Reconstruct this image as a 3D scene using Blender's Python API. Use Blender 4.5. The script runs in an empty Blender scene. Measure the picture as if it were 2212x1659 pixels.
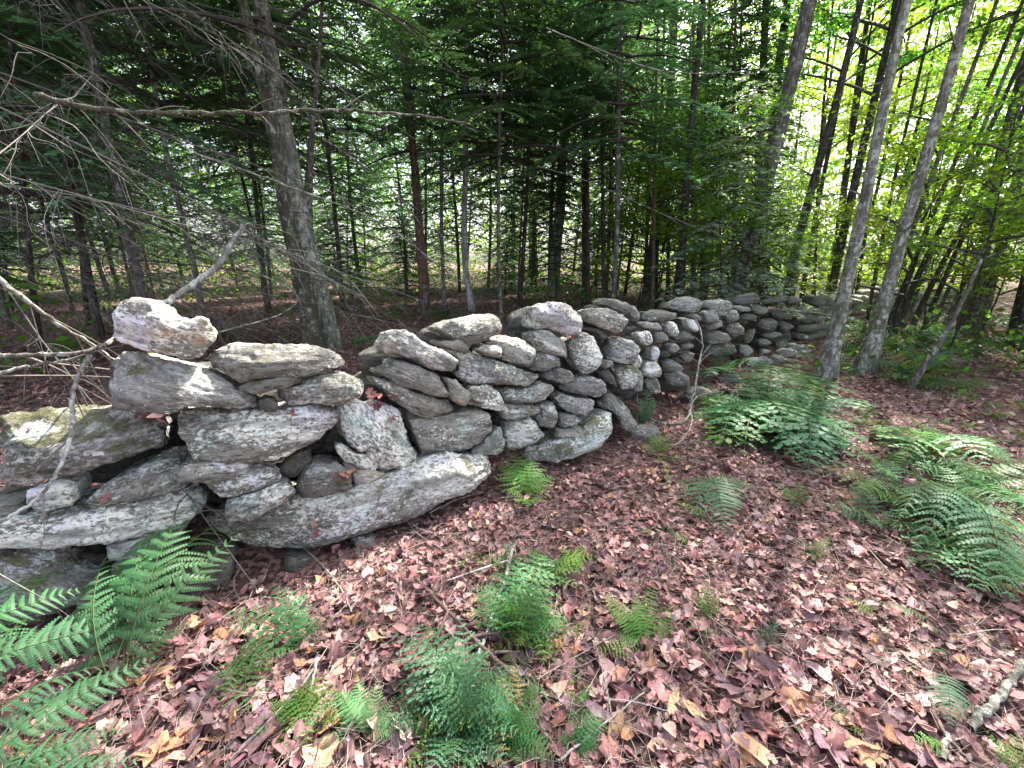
import bpy, bmesh, math, random
import numpy as np
from mathutils import Vector, Matrix, Quaternion

# ------------------------------------------------------------------ camera, sky, sun, exposure
SC = bpy.context.scene
COL = SC.collection
CAM_H = 1.6
PITCH = math.radians(16.0)
FPX = 928.0                      # focal length in pixels of a 2212-wide picture
cam_data = bpy.data.cameras.new('camera')
cam_data.sensor_width = 36.0
cam_data.lens = 36.0 * FPX / 2212.0
cam_data.clip_start = 0.05
cam_data.clip_end = 400.0
cam = bpy.data.objects.new('camera', cam_data)
COL.objects.link(cam)
cam.location = (0, 0, CAM_H)
cam.rotation_euler = (math.pi / 2 - PITCH, 0, 0)
SC.camera = cam

SUN_EL, SUN_AZ = math.radians(52), math.radians(38)
world = bpy.data.worlds.new('World'); SC.world = world; world.use_nodes = True
wn = world.node_tree
bg = wn.nodes['Background']
sky = wn.nodes.new('ShaderNodeTexSky')
sky.sky_type = 'NISHITA'; sky.sun_disc = False
sky.sun_elevation = SUN_EL; sky.sun_rotation = SUN_AZ
sky.air_density = 0.8; sky.dust_density = 4.0; sky.ozone_density = 0.6
hs = wn.nodes.new('ShaderNodeHueSaturation'); hs.inputs['Saturation'].default_value = 0.55     # thin white summer haze
wn.links.new(sky.outputs[0], hs.inputs['Color']); wn.links.new(hs.outputs[0], bg.inputs[0])
bg.inputs[1].default_value = 0.15
sund = bpy.data.lights.new('sun', 'SUN'); sund.energy = 5.0; sund.angle = math.radians(0.6); sund.color = (1, 0.95, 0.86)
sun = bpy.data.objects.new('sun', sund); COL.objects.link(sun)
SV = Vector((math.sin(SUN_AZ) * math.cos(SUN_EL), math.cos(SUN_AZ) * math.cos(SUN_EL), math.sin(SUN_EL)))
sun.rotation_euler = SV.to_track_quat('Z', 'Y').to_euler()
sun.location = (10, 12, 20)
vs = SC.view_settings
vs.view_transform = 'Standard'; vs.look = 'None'; vs.gamma = 1; vs.use_curve_mapping = False
vs.exposure = 2.0
SC.cycles.max_bounces = 7; SC.cycles.diffuse_bounces = 4; SC.cycles.transmission_bounces = 4
SC.cycles.glossy_bounces = 2; SC.cycles.transparent_max_bounces = 4
SC.cycles.use_denoising = True
SC.cycles.sample_clamp_indirect = 6

rng = np.random.default_rng(7)
R = random.Random(7)

# ------------------------------------------------------------------ noise and pixel helpers
_perm = np.random.default_rng(3).permutation(256).astype(np.int64)
_perm = np.concatenate([_perm, _perm, _perm])
_g = np.random.default_rng(4).normal(size=(256, 3)); _g /= np.linalg.norm(_g, axis=1)[:, None]
def pn(P, scale=1.0, seed=0):
    """gradient noise, about -0.7..0.7, for an (n,3) array"""
    P = np.asarray(P, float) * scale + seed * 17.37
    I = np.floor(P).astype(np.int64); F = P - I
    I &= 255
    U = F * F * F * (F * (F * 6 - 15) + 10)
    out = 0
    for dx in (0, 1):
        for dy in (0, 1):
            for dz in (0, 1):
                h = _perm[_perm[_perm[(I[:, 0] + dx) & 255] + ((I[:, 1] + dy) & 255)] + ((I[:, 2] + dz) & 255)]
                d = F - np.array([dx, dy, dz])
                w = (U[:, 0] if dx else 1 - U[:, 0]) * (U[:, 1] if dy else 1 - U[:, 1]) * (U[:, 2] if dz else 1 - U[:, 2])
                out = out + w * np.einsum('ij,ij->i', _g[h], d)
    return out * 1.4
def fbm(P, scale=1.0, octv=3, seed=0):
    r = 0; a = 1.0
    for k in range(octv):
        r = r + a * pn(P, scale * 2 ** k, seed + k); a *= 0.5
    return r

CT, ST = math.cos(PITCH), math.sin(PITCH)
CAMP = np.array([0, 0, CAM_H])
def ray(px, py):
    u, v = px - 1106.0, py - 829.5
    return np.array([u, FPX * CT - v * ST, -(FPX * ST + v * CT)])
def at_y(px, py, Y):                 # point of a pixel at world distance Y
    d = ray(px, py); return CAMP + d * (Y / d[1])

PATH = np.array([(-9, -1.6), (-5, 0.2), (-2.5, 1.46), (-1.5, 1.8), (-.84, 2.2), (-.12, 2.78), (.98, 3.6), (1.75, 4.55), (2.6, 5.55),
                 (4.3, 7.4), (6.4, 9.1), (9, 10.9), (14, 13.6), (22, 17)], float)
_seg = np.diff(PATH, axis=0); _L = np.linalg.norm(_seg, axis=1)
def path_sd(X, Y):
    """signed distance to the wall base line: positive behind it"""
    X = np.atleast_1d(np.asarray(X, float)); Y = np.atleast_1d(np.asarray(Y, float))
    best = np.full(X.shape, 1e9); sg = np.zeros(X.shape)
    for i in range(len(_seg)):
        ax, ay = PATH[i]; dx, dy = _seg[i]
        t = np.clip(((X - ax) * dx + (Y - ay) * dy) / (_L[i] ** 2), 0, 1)
        qx, qy = X - ax - t * dx, Y - ay - t * dy
        d = np.hypot(qx, qy)
        s = np.sign(dx * (Y - ay) - dy * (X - ax))
        m = d < best - 1e-9
        best[m] = d[m]; sg[m] = s[m]
    return best * sg
def ground_h(X, Y):
    X = np.atleast_1d(np.asarray(X, float)); Y = np.atleast_1d(np.asarray(Y, float))
    sd = path_sd(X, Y)
    P = np.stack([X, Y, np.zeros_like(X)], 1)
    s = np.clip((sd - 0.1) / 0.9, 0, 1); s = s * s * (3 - 2 * s)
    h = 0.34 * s * np.clip(1 - (X - 2) / 8, 0.1, 1)
    f = np.clip(1 + sd / 0.7, 0, 1)
    h = h - 0.05 * f * (sd <= 0) - 0.05 * (sd > 0) * (1 - s)
    dist = np.hypot(X, Y)
    h = h + 0.035 * pn(P, 1.1, 1) + 0.018 * pn(P, 3.7, 2) + 0.12 * pn(P, 0.22, 5) * np.clip((dist - 3) / 6, 0, 1)
    h = h + 0.007 * np.clip(dist - 14, 0, 40) ** 1.2
    return h
def gh(x, y): return float(ground_h([x], [y])[0])
def on_ground(px, py, up=0.0):
    """where the ray of a pixel meets the ground (plus a height)"""
    d = ray(px, py); d = d / np.linalg.norm(d)
    if d[2] > -0.02: d[2] = -0.02
    ts = np.linspace(0.6, 60, 1500)
    P = CAMP[None] + ts[:, None] * d[None]
    g = ground_h(P[:, 0], P[:, 1]) + up
    k = np.argmax(P[:, 2] < g)
    if k == 0 and not P[0, 2] < g[0]: k = len(ts) - 1
    return P[k]
def depth_of(P): return P[1] * CT + (CAM_H - P[2]) * ST

# ------------------------------------------------------------------ mesh helpers
def build(name, V, F, mat, parent=None, col=None, smooth=True, link=True, mats=None, midx=None):
    me = bpy.data.meshes.new(name)
    V = np.asarray(V, float).reshape(-1, 3)
    if isinstance(F, np.ndarray):
        k = F.shape[1]; n = len(F)
        me.vertices.add(len(V)); me.vertices.foreach_set('co', V.ravel())
        me.loops.add(n * k); me.loops.foreach_set('vertex_index', F.astype(np.int32).ravel())
        me.polygons.add(n); me.polygons.foreach_set('loop_start', np.arange(n, dtype=np.int32) * k)
        me.polygons.foreach_set('loop_total', np.full(n, k, np.int32))
        me.update(calc_edges=True)
    else:
        me.from_pydata([tuple(v) for v in V], [], F)
    if col is not None:                      # per-vertex tint
        a = me.color_attributes.new('tint', 'FLOAT_COLOR', 'POINT')
        c = np.ones((len(V), 4), np.float32); c[:, :3] = col
        a.data.foreach_set('color', c.ravel())
    if smooth: me.polygons.foreach_set('use_smooth', np.ones(len(me.polygons), bool))
    for m in (mats or [mat]): me.materials.append(m)
    if midx is not None: me.polygons.foreach_set('material_index', np.asarray(midx, np.int32))
    me.update()
    if not link: return me
    return place(name, me, parent)
def place(name, me, parent=None, loc=(0, 0, 0), rot=(0, 0, 0), scale=(1, 1, 1)):
    o = bpy.data.objects.new(name, me); COL.objects.link(o)
    o.location = loc; o.rotation_euler = rot
    o.scale = scale if hasattr(scale, '__len__') else (scale,) * 3
    if parent is not None: o.parent = parent
    return o
def tag(o, label=None, cat=None, group=None, kind=None):
    if label: o['label'] = label
    if cat: o['category'] = cat
    if group: o['group'] = group
    if kind: o['kind'] = kind
    return o
def thing(name, label, cat, loc=(0, 0, 0), rz=0, group=None):
    o = bpy.data.objects.new(name, None); COL.objects.link(o)
    o.empty_display_size = 0.1
    o.location = [float(v) for v in loc]; o.rotation_euler = (0, 0, rz)
    return tag(o, label, cat, group)

def resample(P, n):
    P = np.asarray(P, float); s = np.concatenate([[0], np.cumsum(np.linalg.norm(np.diff(P[:, :3], axis=0), axis=1))])
    t = np.linspace(0, s[-1], n)
    return np.stack([np.interp(t, s, P[:, k]) for k in range(P.shape[1])], 1)
def smooth_path(P, n, it=2):
    P = np.asarray(P, float)
    for _ in range(it):
        Q = [P[0]]
        for a, b in zip(P[:-1], P[1:]): Q += [a * .75 + b * .25, a * .25 + b * .75]
        Q.append(P[-1]); P = np.array(Q)
    return resample(P, n)
def tube(P, rad, k=6, wob=0.0, seed=0, flare=0.0):
    """P (n,3), rad (n,) -> verts, quads (closed at the end by collapse)"""
    P = np.asarray(P, float); n = len(P); rad = np.broadcast_to(np.asarray(rad, float), (n,))
    T = np.gradient(P, axis=0); T /= np.linalg.norm(T, axis=1)[:, None] + 1e-9
    ref = np.array([0, 0, 1.]) if abs(T[:, 2]).mean() < 0.8 else np.array([0, 1., 0])
    A = np.cross(T, ref); A /= np.linalg.norm(A, axis=1)[:, None] + 1e-9
    B = np.cross(T, A)
    th = np.arange(k) * 2 * math.pi / k
    r = rad[:, None] * np.ones(k)[None]
    V = P[:, None] + r[..., None] * (np.cos(th)[None, :, None] * A[:, None] + np.sin(th)[None, :, None] * B[:, None])
    if wob:
        D = V - P[:, None]; Q = V.reshape(-1, 3)
        w = 1 + wob * (fbm(Q * [1, 1, .35], 1.6 / max(rad.max(), .01) * .35, 3, seed)).reshape(n, k)
        if flare: 
            h = np.linspace(0, 1, n)[:, None]
            w = w + flare * np.exp(-h * n * .55) * (0.6 + 0.5 * np.sin(th[None] * 3 + seed) + .3 * np.sin(th[None] * 5 + 2 * seed))
        V = P[:, None] + D * w[..., None]
    V = V.reshape(-1, 3)
    i = np.arange(n - 1)[:, None] * k; j = np.arange(k)[None]; j2 = (j + 1) % k
    F = np.stack([i + j, i + j2, i + k + j2, i + k + j], -1).reshape(-1, 4)
    return V, F
class Acc:
    def __init__(s): s.V = []; s.F = []; s.C = []; s.n = 0
    def add(s, V, F, c=None):
        V = np.asarray(V, float).reshape(-1, 3)
        s.V.append(V); s.F.append(np.asarray(F) + s.n); s.n += len(V)
        if c is not None:
            s.C.append(np.broadcast_to(np.asarray(c, float), (len(V), 3)))
    def out(s): return np.concatenate(s.V), np.concatenate(s.F), (np.concatenate(s.C) if s.C else None)
    def build(s, name, mat, parent=None, **kw):
        V, F, C = s.out(); return build(name, V, F, mat, parent, col=C, **kw)
# ------------------------------------------------------------------ materials
class NT:
    def __init__(s, name, disp=False):
        s.m = bpy.data.materials.new(name); s.m.use_nodes = True
        s.t = s.m.node_tree; s.t.nodes.clear()
        s.o = s.t.nodes.new('ShaderNodeOutputMaterial')
    def n(s, typ, **kw):
        nd = s.t.nodes.new(typ)
        for k, v in kw.items(): setattr(nd, k, v)
        return nd
    def L(s, a, b): s.t.links.new(a, b)
    def set(s, sock, v):
        if isinstance(v, bpy.types.NodeSocket): s.L(v, sock)
        else: sock.default_value = v
    def coord(s, kind='Object', scale=(1, 1, 1)):
        c = s.n('ShaderNodeTexCoord'); m = s.n('ShaderNodeMapping'); m.inputs['Scale'].default_value = scale
        s.L(c.outputs[kind], m.inputs[0]); return m.outputs[0]
    def noise(s, vec, scale, detail=4, rough=.55, dist=0.0, out=0):
        n = s.n('ShaderNodeTexNoise'); s.L(vec, n.inputs['Vector'])
        n.inputs['Scale'].default_value = scale; n.inputs['Detail'].default_value = detail
        n.inputs['Roughness'].default_value = rough; n.inputs['Distortion'].default_value = dist
        return n.outputs[out]
    def vor(s, vec, scale, feat='F1', out=0):
        n = s.n('ShaderNodeTexVoronoi', feature=feat); s.L(vec, n.inputs['Vector']); n.inputs['Scale'].default_value = scale
        return n.outputs[out]
    def ramp(s, v, a, b):
        n = s.n('ShaderNodeMapRange'); n.interpolation_type = 'SMOOTHSTEP'
        s.L(v, n.inputs[0]); s.set(n.inputs[1], a); s.set(n.inputs[2], b); return n.outputs[0]
    def math(s, op, a, b=0.0):
        n = s.n('ShaderNodeMath', operation=op); s.set(n.inputs[0], a); s.set(n.inputs[1], b); return n.outputs[0]
    def mix(s, f, a, b, mode='MIX'):
        n = s.n('ShaderNodeMix', data_type='RGBA', blend_type=mode)
        s.set(n.inputs[0], f)
        for i, v in ((6, a), (7, b)):
            if isinstance(v, tuple) and len(v) == 3: v = (*v, 1)
            s.set(n.inputs[i], v)
        return n.outputs[2]
    def attr(s, name, typ='OBJECT', out='Fac'):
        n = s.n('ShaderNodeAttribute', attribute_type=typ, attribute_name=name); return n.outputs[out]
    def bump(s, h, strength, dist, prev=None):
        n = s.n('ShaderNodeBump'); s.L(h, n.inputs['Height']); n.inputs['Strength'].default_value = strength
        n.inputs['Distance'].default_value = dist
        if prev: s.L(prev, n.inputs['Normal'])
        return n.outputs[0]
    def bsdf(s, col, rough=.8, spec=.3, normal=None):
        b = s.n('ShaderNodeBsdfPrincipled'); s.set(b.inputs['Base Color'], (*col, 1) if isinstance(col, tuple) else col)
        s.set(b.inputs['Roughness'], rough); b.inputs['Specular IOR Level'].default_value = spec
        if normal: s.L(normal, b.inputs['Normal'])
        return b
    def done(s, sh): s.L(sh, s.o.inputs[0]); return s.m

def mat_stone():
    t = NT('lichened_stone')
    oi = t.n('ShaderNodeObjectInfo'); rnd = oi.outputs['Random']
    cx = t.n('ShaderNodeCombineXYZ'); r10 = t.math('MULTIPLY', rnd, 37.0)
    for i in range(3): t.L(r10, cx.inputs[i])
    def off(v):
        a = t.n('ShaderNodeVectorMath', operation='ADD'); t.L(v, a.inputs[0]); t.L(cx.outputs[0], a.inputs[1]); return a.outputs[0]
    P = off(t.coord('Object')); S = off(t.coord('Object', (1, 1, 5))); S2 = off(t.coord('Object', (1, 1, 2.0)))
    lich = t.attr('lichen'); moss = t.attr('moss'); mint = t.attr('mint'); tone = t.attr('tone'); rust = t.attr('rust')
    st = t.noise(S, 5.0, 7, .65, .3)
    st2 = t.noise(S, 26, 4, .6, .2)
    base = t.mix(t.ramp(st, .35, .66), (.13, .125, .112), (.29, .28, .255))
    base = t.mix(t.math('MULTIPLY', t.ramp(st2, .48, .66), .5), base, (.06, .058, .05))
    base = t.mix(t.math('MULTIPLY', t.ramp(t.noise(P, 1.9, 3), .42, .62), .5), base, (.15, .145, .115))
    # crustose lichen: ragged pale flecks gathered in drifts
    big = t.noise(S2, 2.6, 4, .6, .4)
    fine = t.noise(S2, 32, 7, .76, .3)
    spk = t.noise(P, 58, 5, .7)
    lsum = t.math('ADD', t.math('MULTIPLY', big, .8), t.math('ADD', t.math('MULTIPLY', fine, 1.0), t.math('MULTIPLY', spk, .45)))
    thr = t.math('SUBTRACT', 1.365, t.math('MULTIPLY', lich, .42))
    lm = t.math('MULTIPLY', t.ramp(lsum, thr, t.math('ADD', thr, .10)), .9)
    lcol = t.mix(t.ramp(t.noise(P, 3.1, 2), .50, .62), (.66, .655, .60), (.60, .585, .63))
    lcol = t.mix(t.math('MULTIPLY', t.ramp(t.noise(P, 5.3, 3), .58, .64), .7), lcol, (.47, .60, .57))
    base = t.mix(lm, base, lcol)
    base = t.mix(t.ramp(t.noise(P, 9, 2, .4), .72, .74), base, (.74, .74, .70))
    gthr = t.math('SUBTRACT', .765, t.math('MULTIPLY', mint, .26))
    gm = t.math('MULTIPLY', t.ramp(t.noise(P, 4.2, 6, .72, .5), gthr, t.math('ADD', gthr, .05)), t.ramp(spk, .40, .50))
    base = t.mix(t.math('MULTIPLY', gm, .8), base, (.33, .43, .38))
    # dark pits and specks
    base = t.mix(t.math('MULTIPLY', t.ramp(t.noise(S2, 36, 6, .75), .53, .60), .75), base, (.045, .045, .036))
    base = t.mix(t.math('MULTIPLY', t.ramp(t.noise(S, 7.5, 5, .6, .5), .62, .66), .7), base, (.035, .034, .028))
    rm = t.math('MULTIPLY', t.ramp(t.noise(P, 4.6, 4), .5, .66), rust)
    base = t.mix(rm, base, (.44, .28, .16))
    base = t.mix(t.math('MULTIPLY', t.ramp(t.noise(P, 1.3, 3, .5), .48, .66), .45), base, t.mix(rnd, (.17, .17, .12), (.30, .29, .31)))
    base = t.mix(t.math('MULTIPLY', t.ramp(t.noise(S, 2.6, 3, .5), .56, .64), .5), base, (.07, .068, .058))
    g = t.n('ShaderNodeNewGeometry'); sep = t.n('ShaderNodeSeparateXYZ'); t.L(g.outputs['Normal'], sep.inputs[0])
    up = t.ramp(sep.outputs[2], -.2, .8)
    mm = t.ramp(t.math('ADD', t.noise(P, 7, 7, .72), t.math('MULTIPLY', up, .14)), t.math('SUBTRACT', .775, t.math('MULTIPLY', moss, .3)), t.math('SUBTRACT', .88, t.math('MULTIPLY', moss, .3)))
    base = t.mix(t.math('MULTIPLY', mm, .85), base, t.mix(t.noise(P, 60, 2), (.05, .05, .02), (.13, .125, .05)))
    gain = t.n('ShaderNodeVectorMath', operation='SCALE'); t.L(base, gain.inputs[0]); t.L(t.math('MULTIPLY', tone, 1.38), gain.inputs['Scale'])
    b1 = t.bump(st, .8, .035)
    b2 = t.bump(st2, .8, .016, b1)
    b3 = t.bump(t.math('ADD', spk, t.math('MULTIPLY', lm, .25)), .9, .010, b2)
    b4 = t.bump(mm, .5, .01, b3)
    return t.done(t.bsdf(gain.outputs[0], .86, .2, b4).outputs[0])

def mat_ground():
    t = NT('forest_soil'); P = t.coord('Object')
    a = t.noise(P, 2.1, 6, .65); b = t.noise(P, 26, 6, .7, .5); c = t.vor(P, 38, 'F1', 1)
    col = t.mix(t.ramp(b, .35, .68), (.028, .017, .016), (.17, .098, .088))
    hue = t.n('ShaderNodeSeparateColor'); t.L(c, hue.inputs[0])
    col = t.mix(t.math('MULTIPLY', t.ramp(hue.outputs[0], .62, .70), .8), col, (.33, .20, .17))
    col = t.mix(t.math('MULTIPLY', t.ramp(hue.outputs[1], .72, .78), .8), col, (.10, .055, .055))
    col = t.mix(t.math('MULTIPLY', t.ramp(a, .52, .66), .35), col, (.05, .05, .022))
    bp = t.bump(b, .9, .03); bp = t.bump(c, .5, .02, bp)
    return t.done(t.bsdf(col, .9, .2, bp).outputs[0])

def mat_tint(name, rough=.6, spec=.3, trans=0.0, tcol=(1, 1, 1), veins=0.0, rndamp=0.0, detail=0.0, dscale=60):
    """colour comes from the 'tint' attribute; optional light passing through thin leaves"""
    t = NT(name)
    c = t.attr('tint', 'GEOMETRY', 'Color')
    if detail:
        n = t.noise(t.coord('Object'), dscale, 4, .65)
        c = t.mix(t.math('MULTIPLY', t.ramp(n, .4, .62), detail), c, t.mix(1.0, c, (.34, .32, .32), 'MULTIPLY'))
    if rndamp:
        oi = t.n('ShaderNodeObjectInfo')
        hs = t.n('ShaderNodeHueSaturation'); t.L(c, hs.inputs['Color'])
        t.L(t.math('ADD', .5 - rndamp * .06, t.math('MULTIPLY', oi.outputs['Random'], rndamp * .12)), hs.inputs['Hue'])
        t.L(t.math('ADD', 1 - rndamp * .3, t.math('MULTIPLY', oi.outputs['Random'], rndamp * .6)), hs.inputs['Value'])
        c = hs.outputs[0]
    b = t.bsdf(c, rough, spec)
    if not trans: return t.done(b.outputs[0])
    tr = t.n('ShaderNodeBsdfTranslucent'); t.L(t.mix(1.0, c, tcol, 'MULTIPLY'), tr.inputs[0])
    m = t.n('ShaderNodeMixShader'); m.inputs[0].default_value = trans
    t.L(b.outputs[0], m.inputs[1]); t.L(tr.outputs[0], m.inputs[2])
    return t.done(m.outputs[0])

def mat_bark(name, dark, light, lich=(.5, .5, .46), la=.5, vs_=7, zs=.22, scale=1.0, red=None, moss=0.0):
    t = NT(name); P = t.coord('Object'); S = t.coord('Object', (1, 1, zs))
    f = t.noise(S, 22 * scale, 6, .68, .4); g = t.noise(P, 3.0, 4, .6)
    col = t.mix(t.ramp(f, .36, .66), dark, light)
    pl = t.ramp(t.noise(P, vs_, 5, .65, .3), .62 - la * .22, .66 - la * .22)
    col = t.mix(t.math('MULTIPLY', pl, .85), col, lich)
    band = t.noise(t.coord('Object', (1, 1, 9)), 5 * scale, 3, .6)
    col = t.mix(t.math('MULTIPLY', t.ramp(band, .6, .66), .6), col, dark)
    col = t.mix(t.math('MULTIPLY', t.ramp(t.noise(t.coord('Object', (1, 1, .35)), 6.5 * scale, 4, .6), .48, .62), .65), col, dark)
    fis = t.ramp(t.noise(t.coord('Object', (1, 1, .12)), 34 * scale, 3, .6, .6), .52, .60)
    col = t.mix(t.math('MULTIPLY', fis, .55), col, dark)
    if red:
        col = t.mix(t.ramp(g, .5, .6), col, red)
    if moss:
        col = t.mix(t.math('MULTIPLY', t.ramp(t.noise(P, 5, 5, .6), .5, .6), moss), col, (.07, .09, .03))
    bp = t.bump(f, .9, .03); bp = t.bump(fis, .7, -.012, bp); bp = t.bump(t.noise(P, 60, 3), .5, .004, bp)
    return t.done(t.bsdf(col, .88, .2, bp).outputs[0])

M = {}
M['stone'] = mat_stone()
M['ground'] = mat_ground()
M['dead'] = mat_tint('dead_leaf', .55, .4, .12, (1, .8, .6), detail=.45, dscale=90)
M['twig'] = mat_tint('twig_bark', .8, .3, detail=.5, dscale=70)
M['fern'] = mat_tint('fern_leaf', .5, .35, .35, (1.5, 1.35, .7), rndamp=.5)
M['hem'] = mat_tint('hemlock_needles', .45, .5, .42, (1.2, 1.3, .6), rndamp=.6)
M['leaf'] = mat_tint('broad_leaf', .45, .4, .6, (1.75, 1.85, .7), rndamp=.5)
M['b_gray'] = mat_bark('grey_bark', (.075, .065, .058), (.25, .23, .205), (.44, .45, .41), .35, vs_=12)
M['b_pale'] = mat_bark('pale_mottled_bark', (.12, .115, .095), (.33, .32, .28), (.52, .54, .47), .55, vs_=14, moss=.3)
M['b_red'] = mat_bark('peeling_red_bark', (.08, .05, .042), (.28, .19, .16), (.40, .36, .32), .35, vs_=12, red=(.22, .115, .09))
M['b_dark'] = mat_bark('dark_bark', (.035, .030, .026), (.12, .10, .088), (.27, .27, .24), .2, vs_=14)
M['b_moss'] = mat_bark('mossy_bark', (.055, .05, .038), (.18, .16, .125), (.38, .40, .34), .35, vs_=12, moss=.6)
M['b_white'] = mat_bark('white_lichened_bark', (.18, .17, .155), (.46, .45, .42), (.62, .63, .60), .8, vs_=18)
# ------------------------------------------------------------------ forest floor
def make_ground():
    xs = np.concatenate([np.arange(-60, -8, 1.6), np.arange(-8, 14, .14), np.arange(14, 70, 1.6)])
    ys = np.concatenate([np.arange(-8, 0, .6), np.arange(0, 14, .14), np.arange(14, 110, 1.8)])
    X, Y = np.meshgrid(xs, ys); X = X.ravel(); Y = Y.ravel()
    Z = ground_h(X, Y)
    nx, ny = len(xs), len(ys)
    i = np.arange(ny - 1)[:, None] * nx + np.arange(nx - 1)[None]
    F = np.stack([i, i + 1, i + nx + 1, i + nx], -1).reshape(-1, 4)
    return build('forest_floor', np.stack([X, Y, Z], 1), F, M['ground'])
floor = tag(make_ground(), kind='structure')

# ------------------------------------------------------------------ the dry stone wall, stone by stone
ZO = {'A': (0, 850), 'B': (600, 850), 'C': (1200, 850), 'D': (0, 1300), 'E': (600, 1250), 'F': (1900, 800)}
ZS = 800 / 2212.0
def zoomed(z, pts):
    ox, oy = ZO[z]
    return [((ox + x * ZS) * .720052, (oy + y * ZS) * .720052) for x, y in pts]

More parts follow.
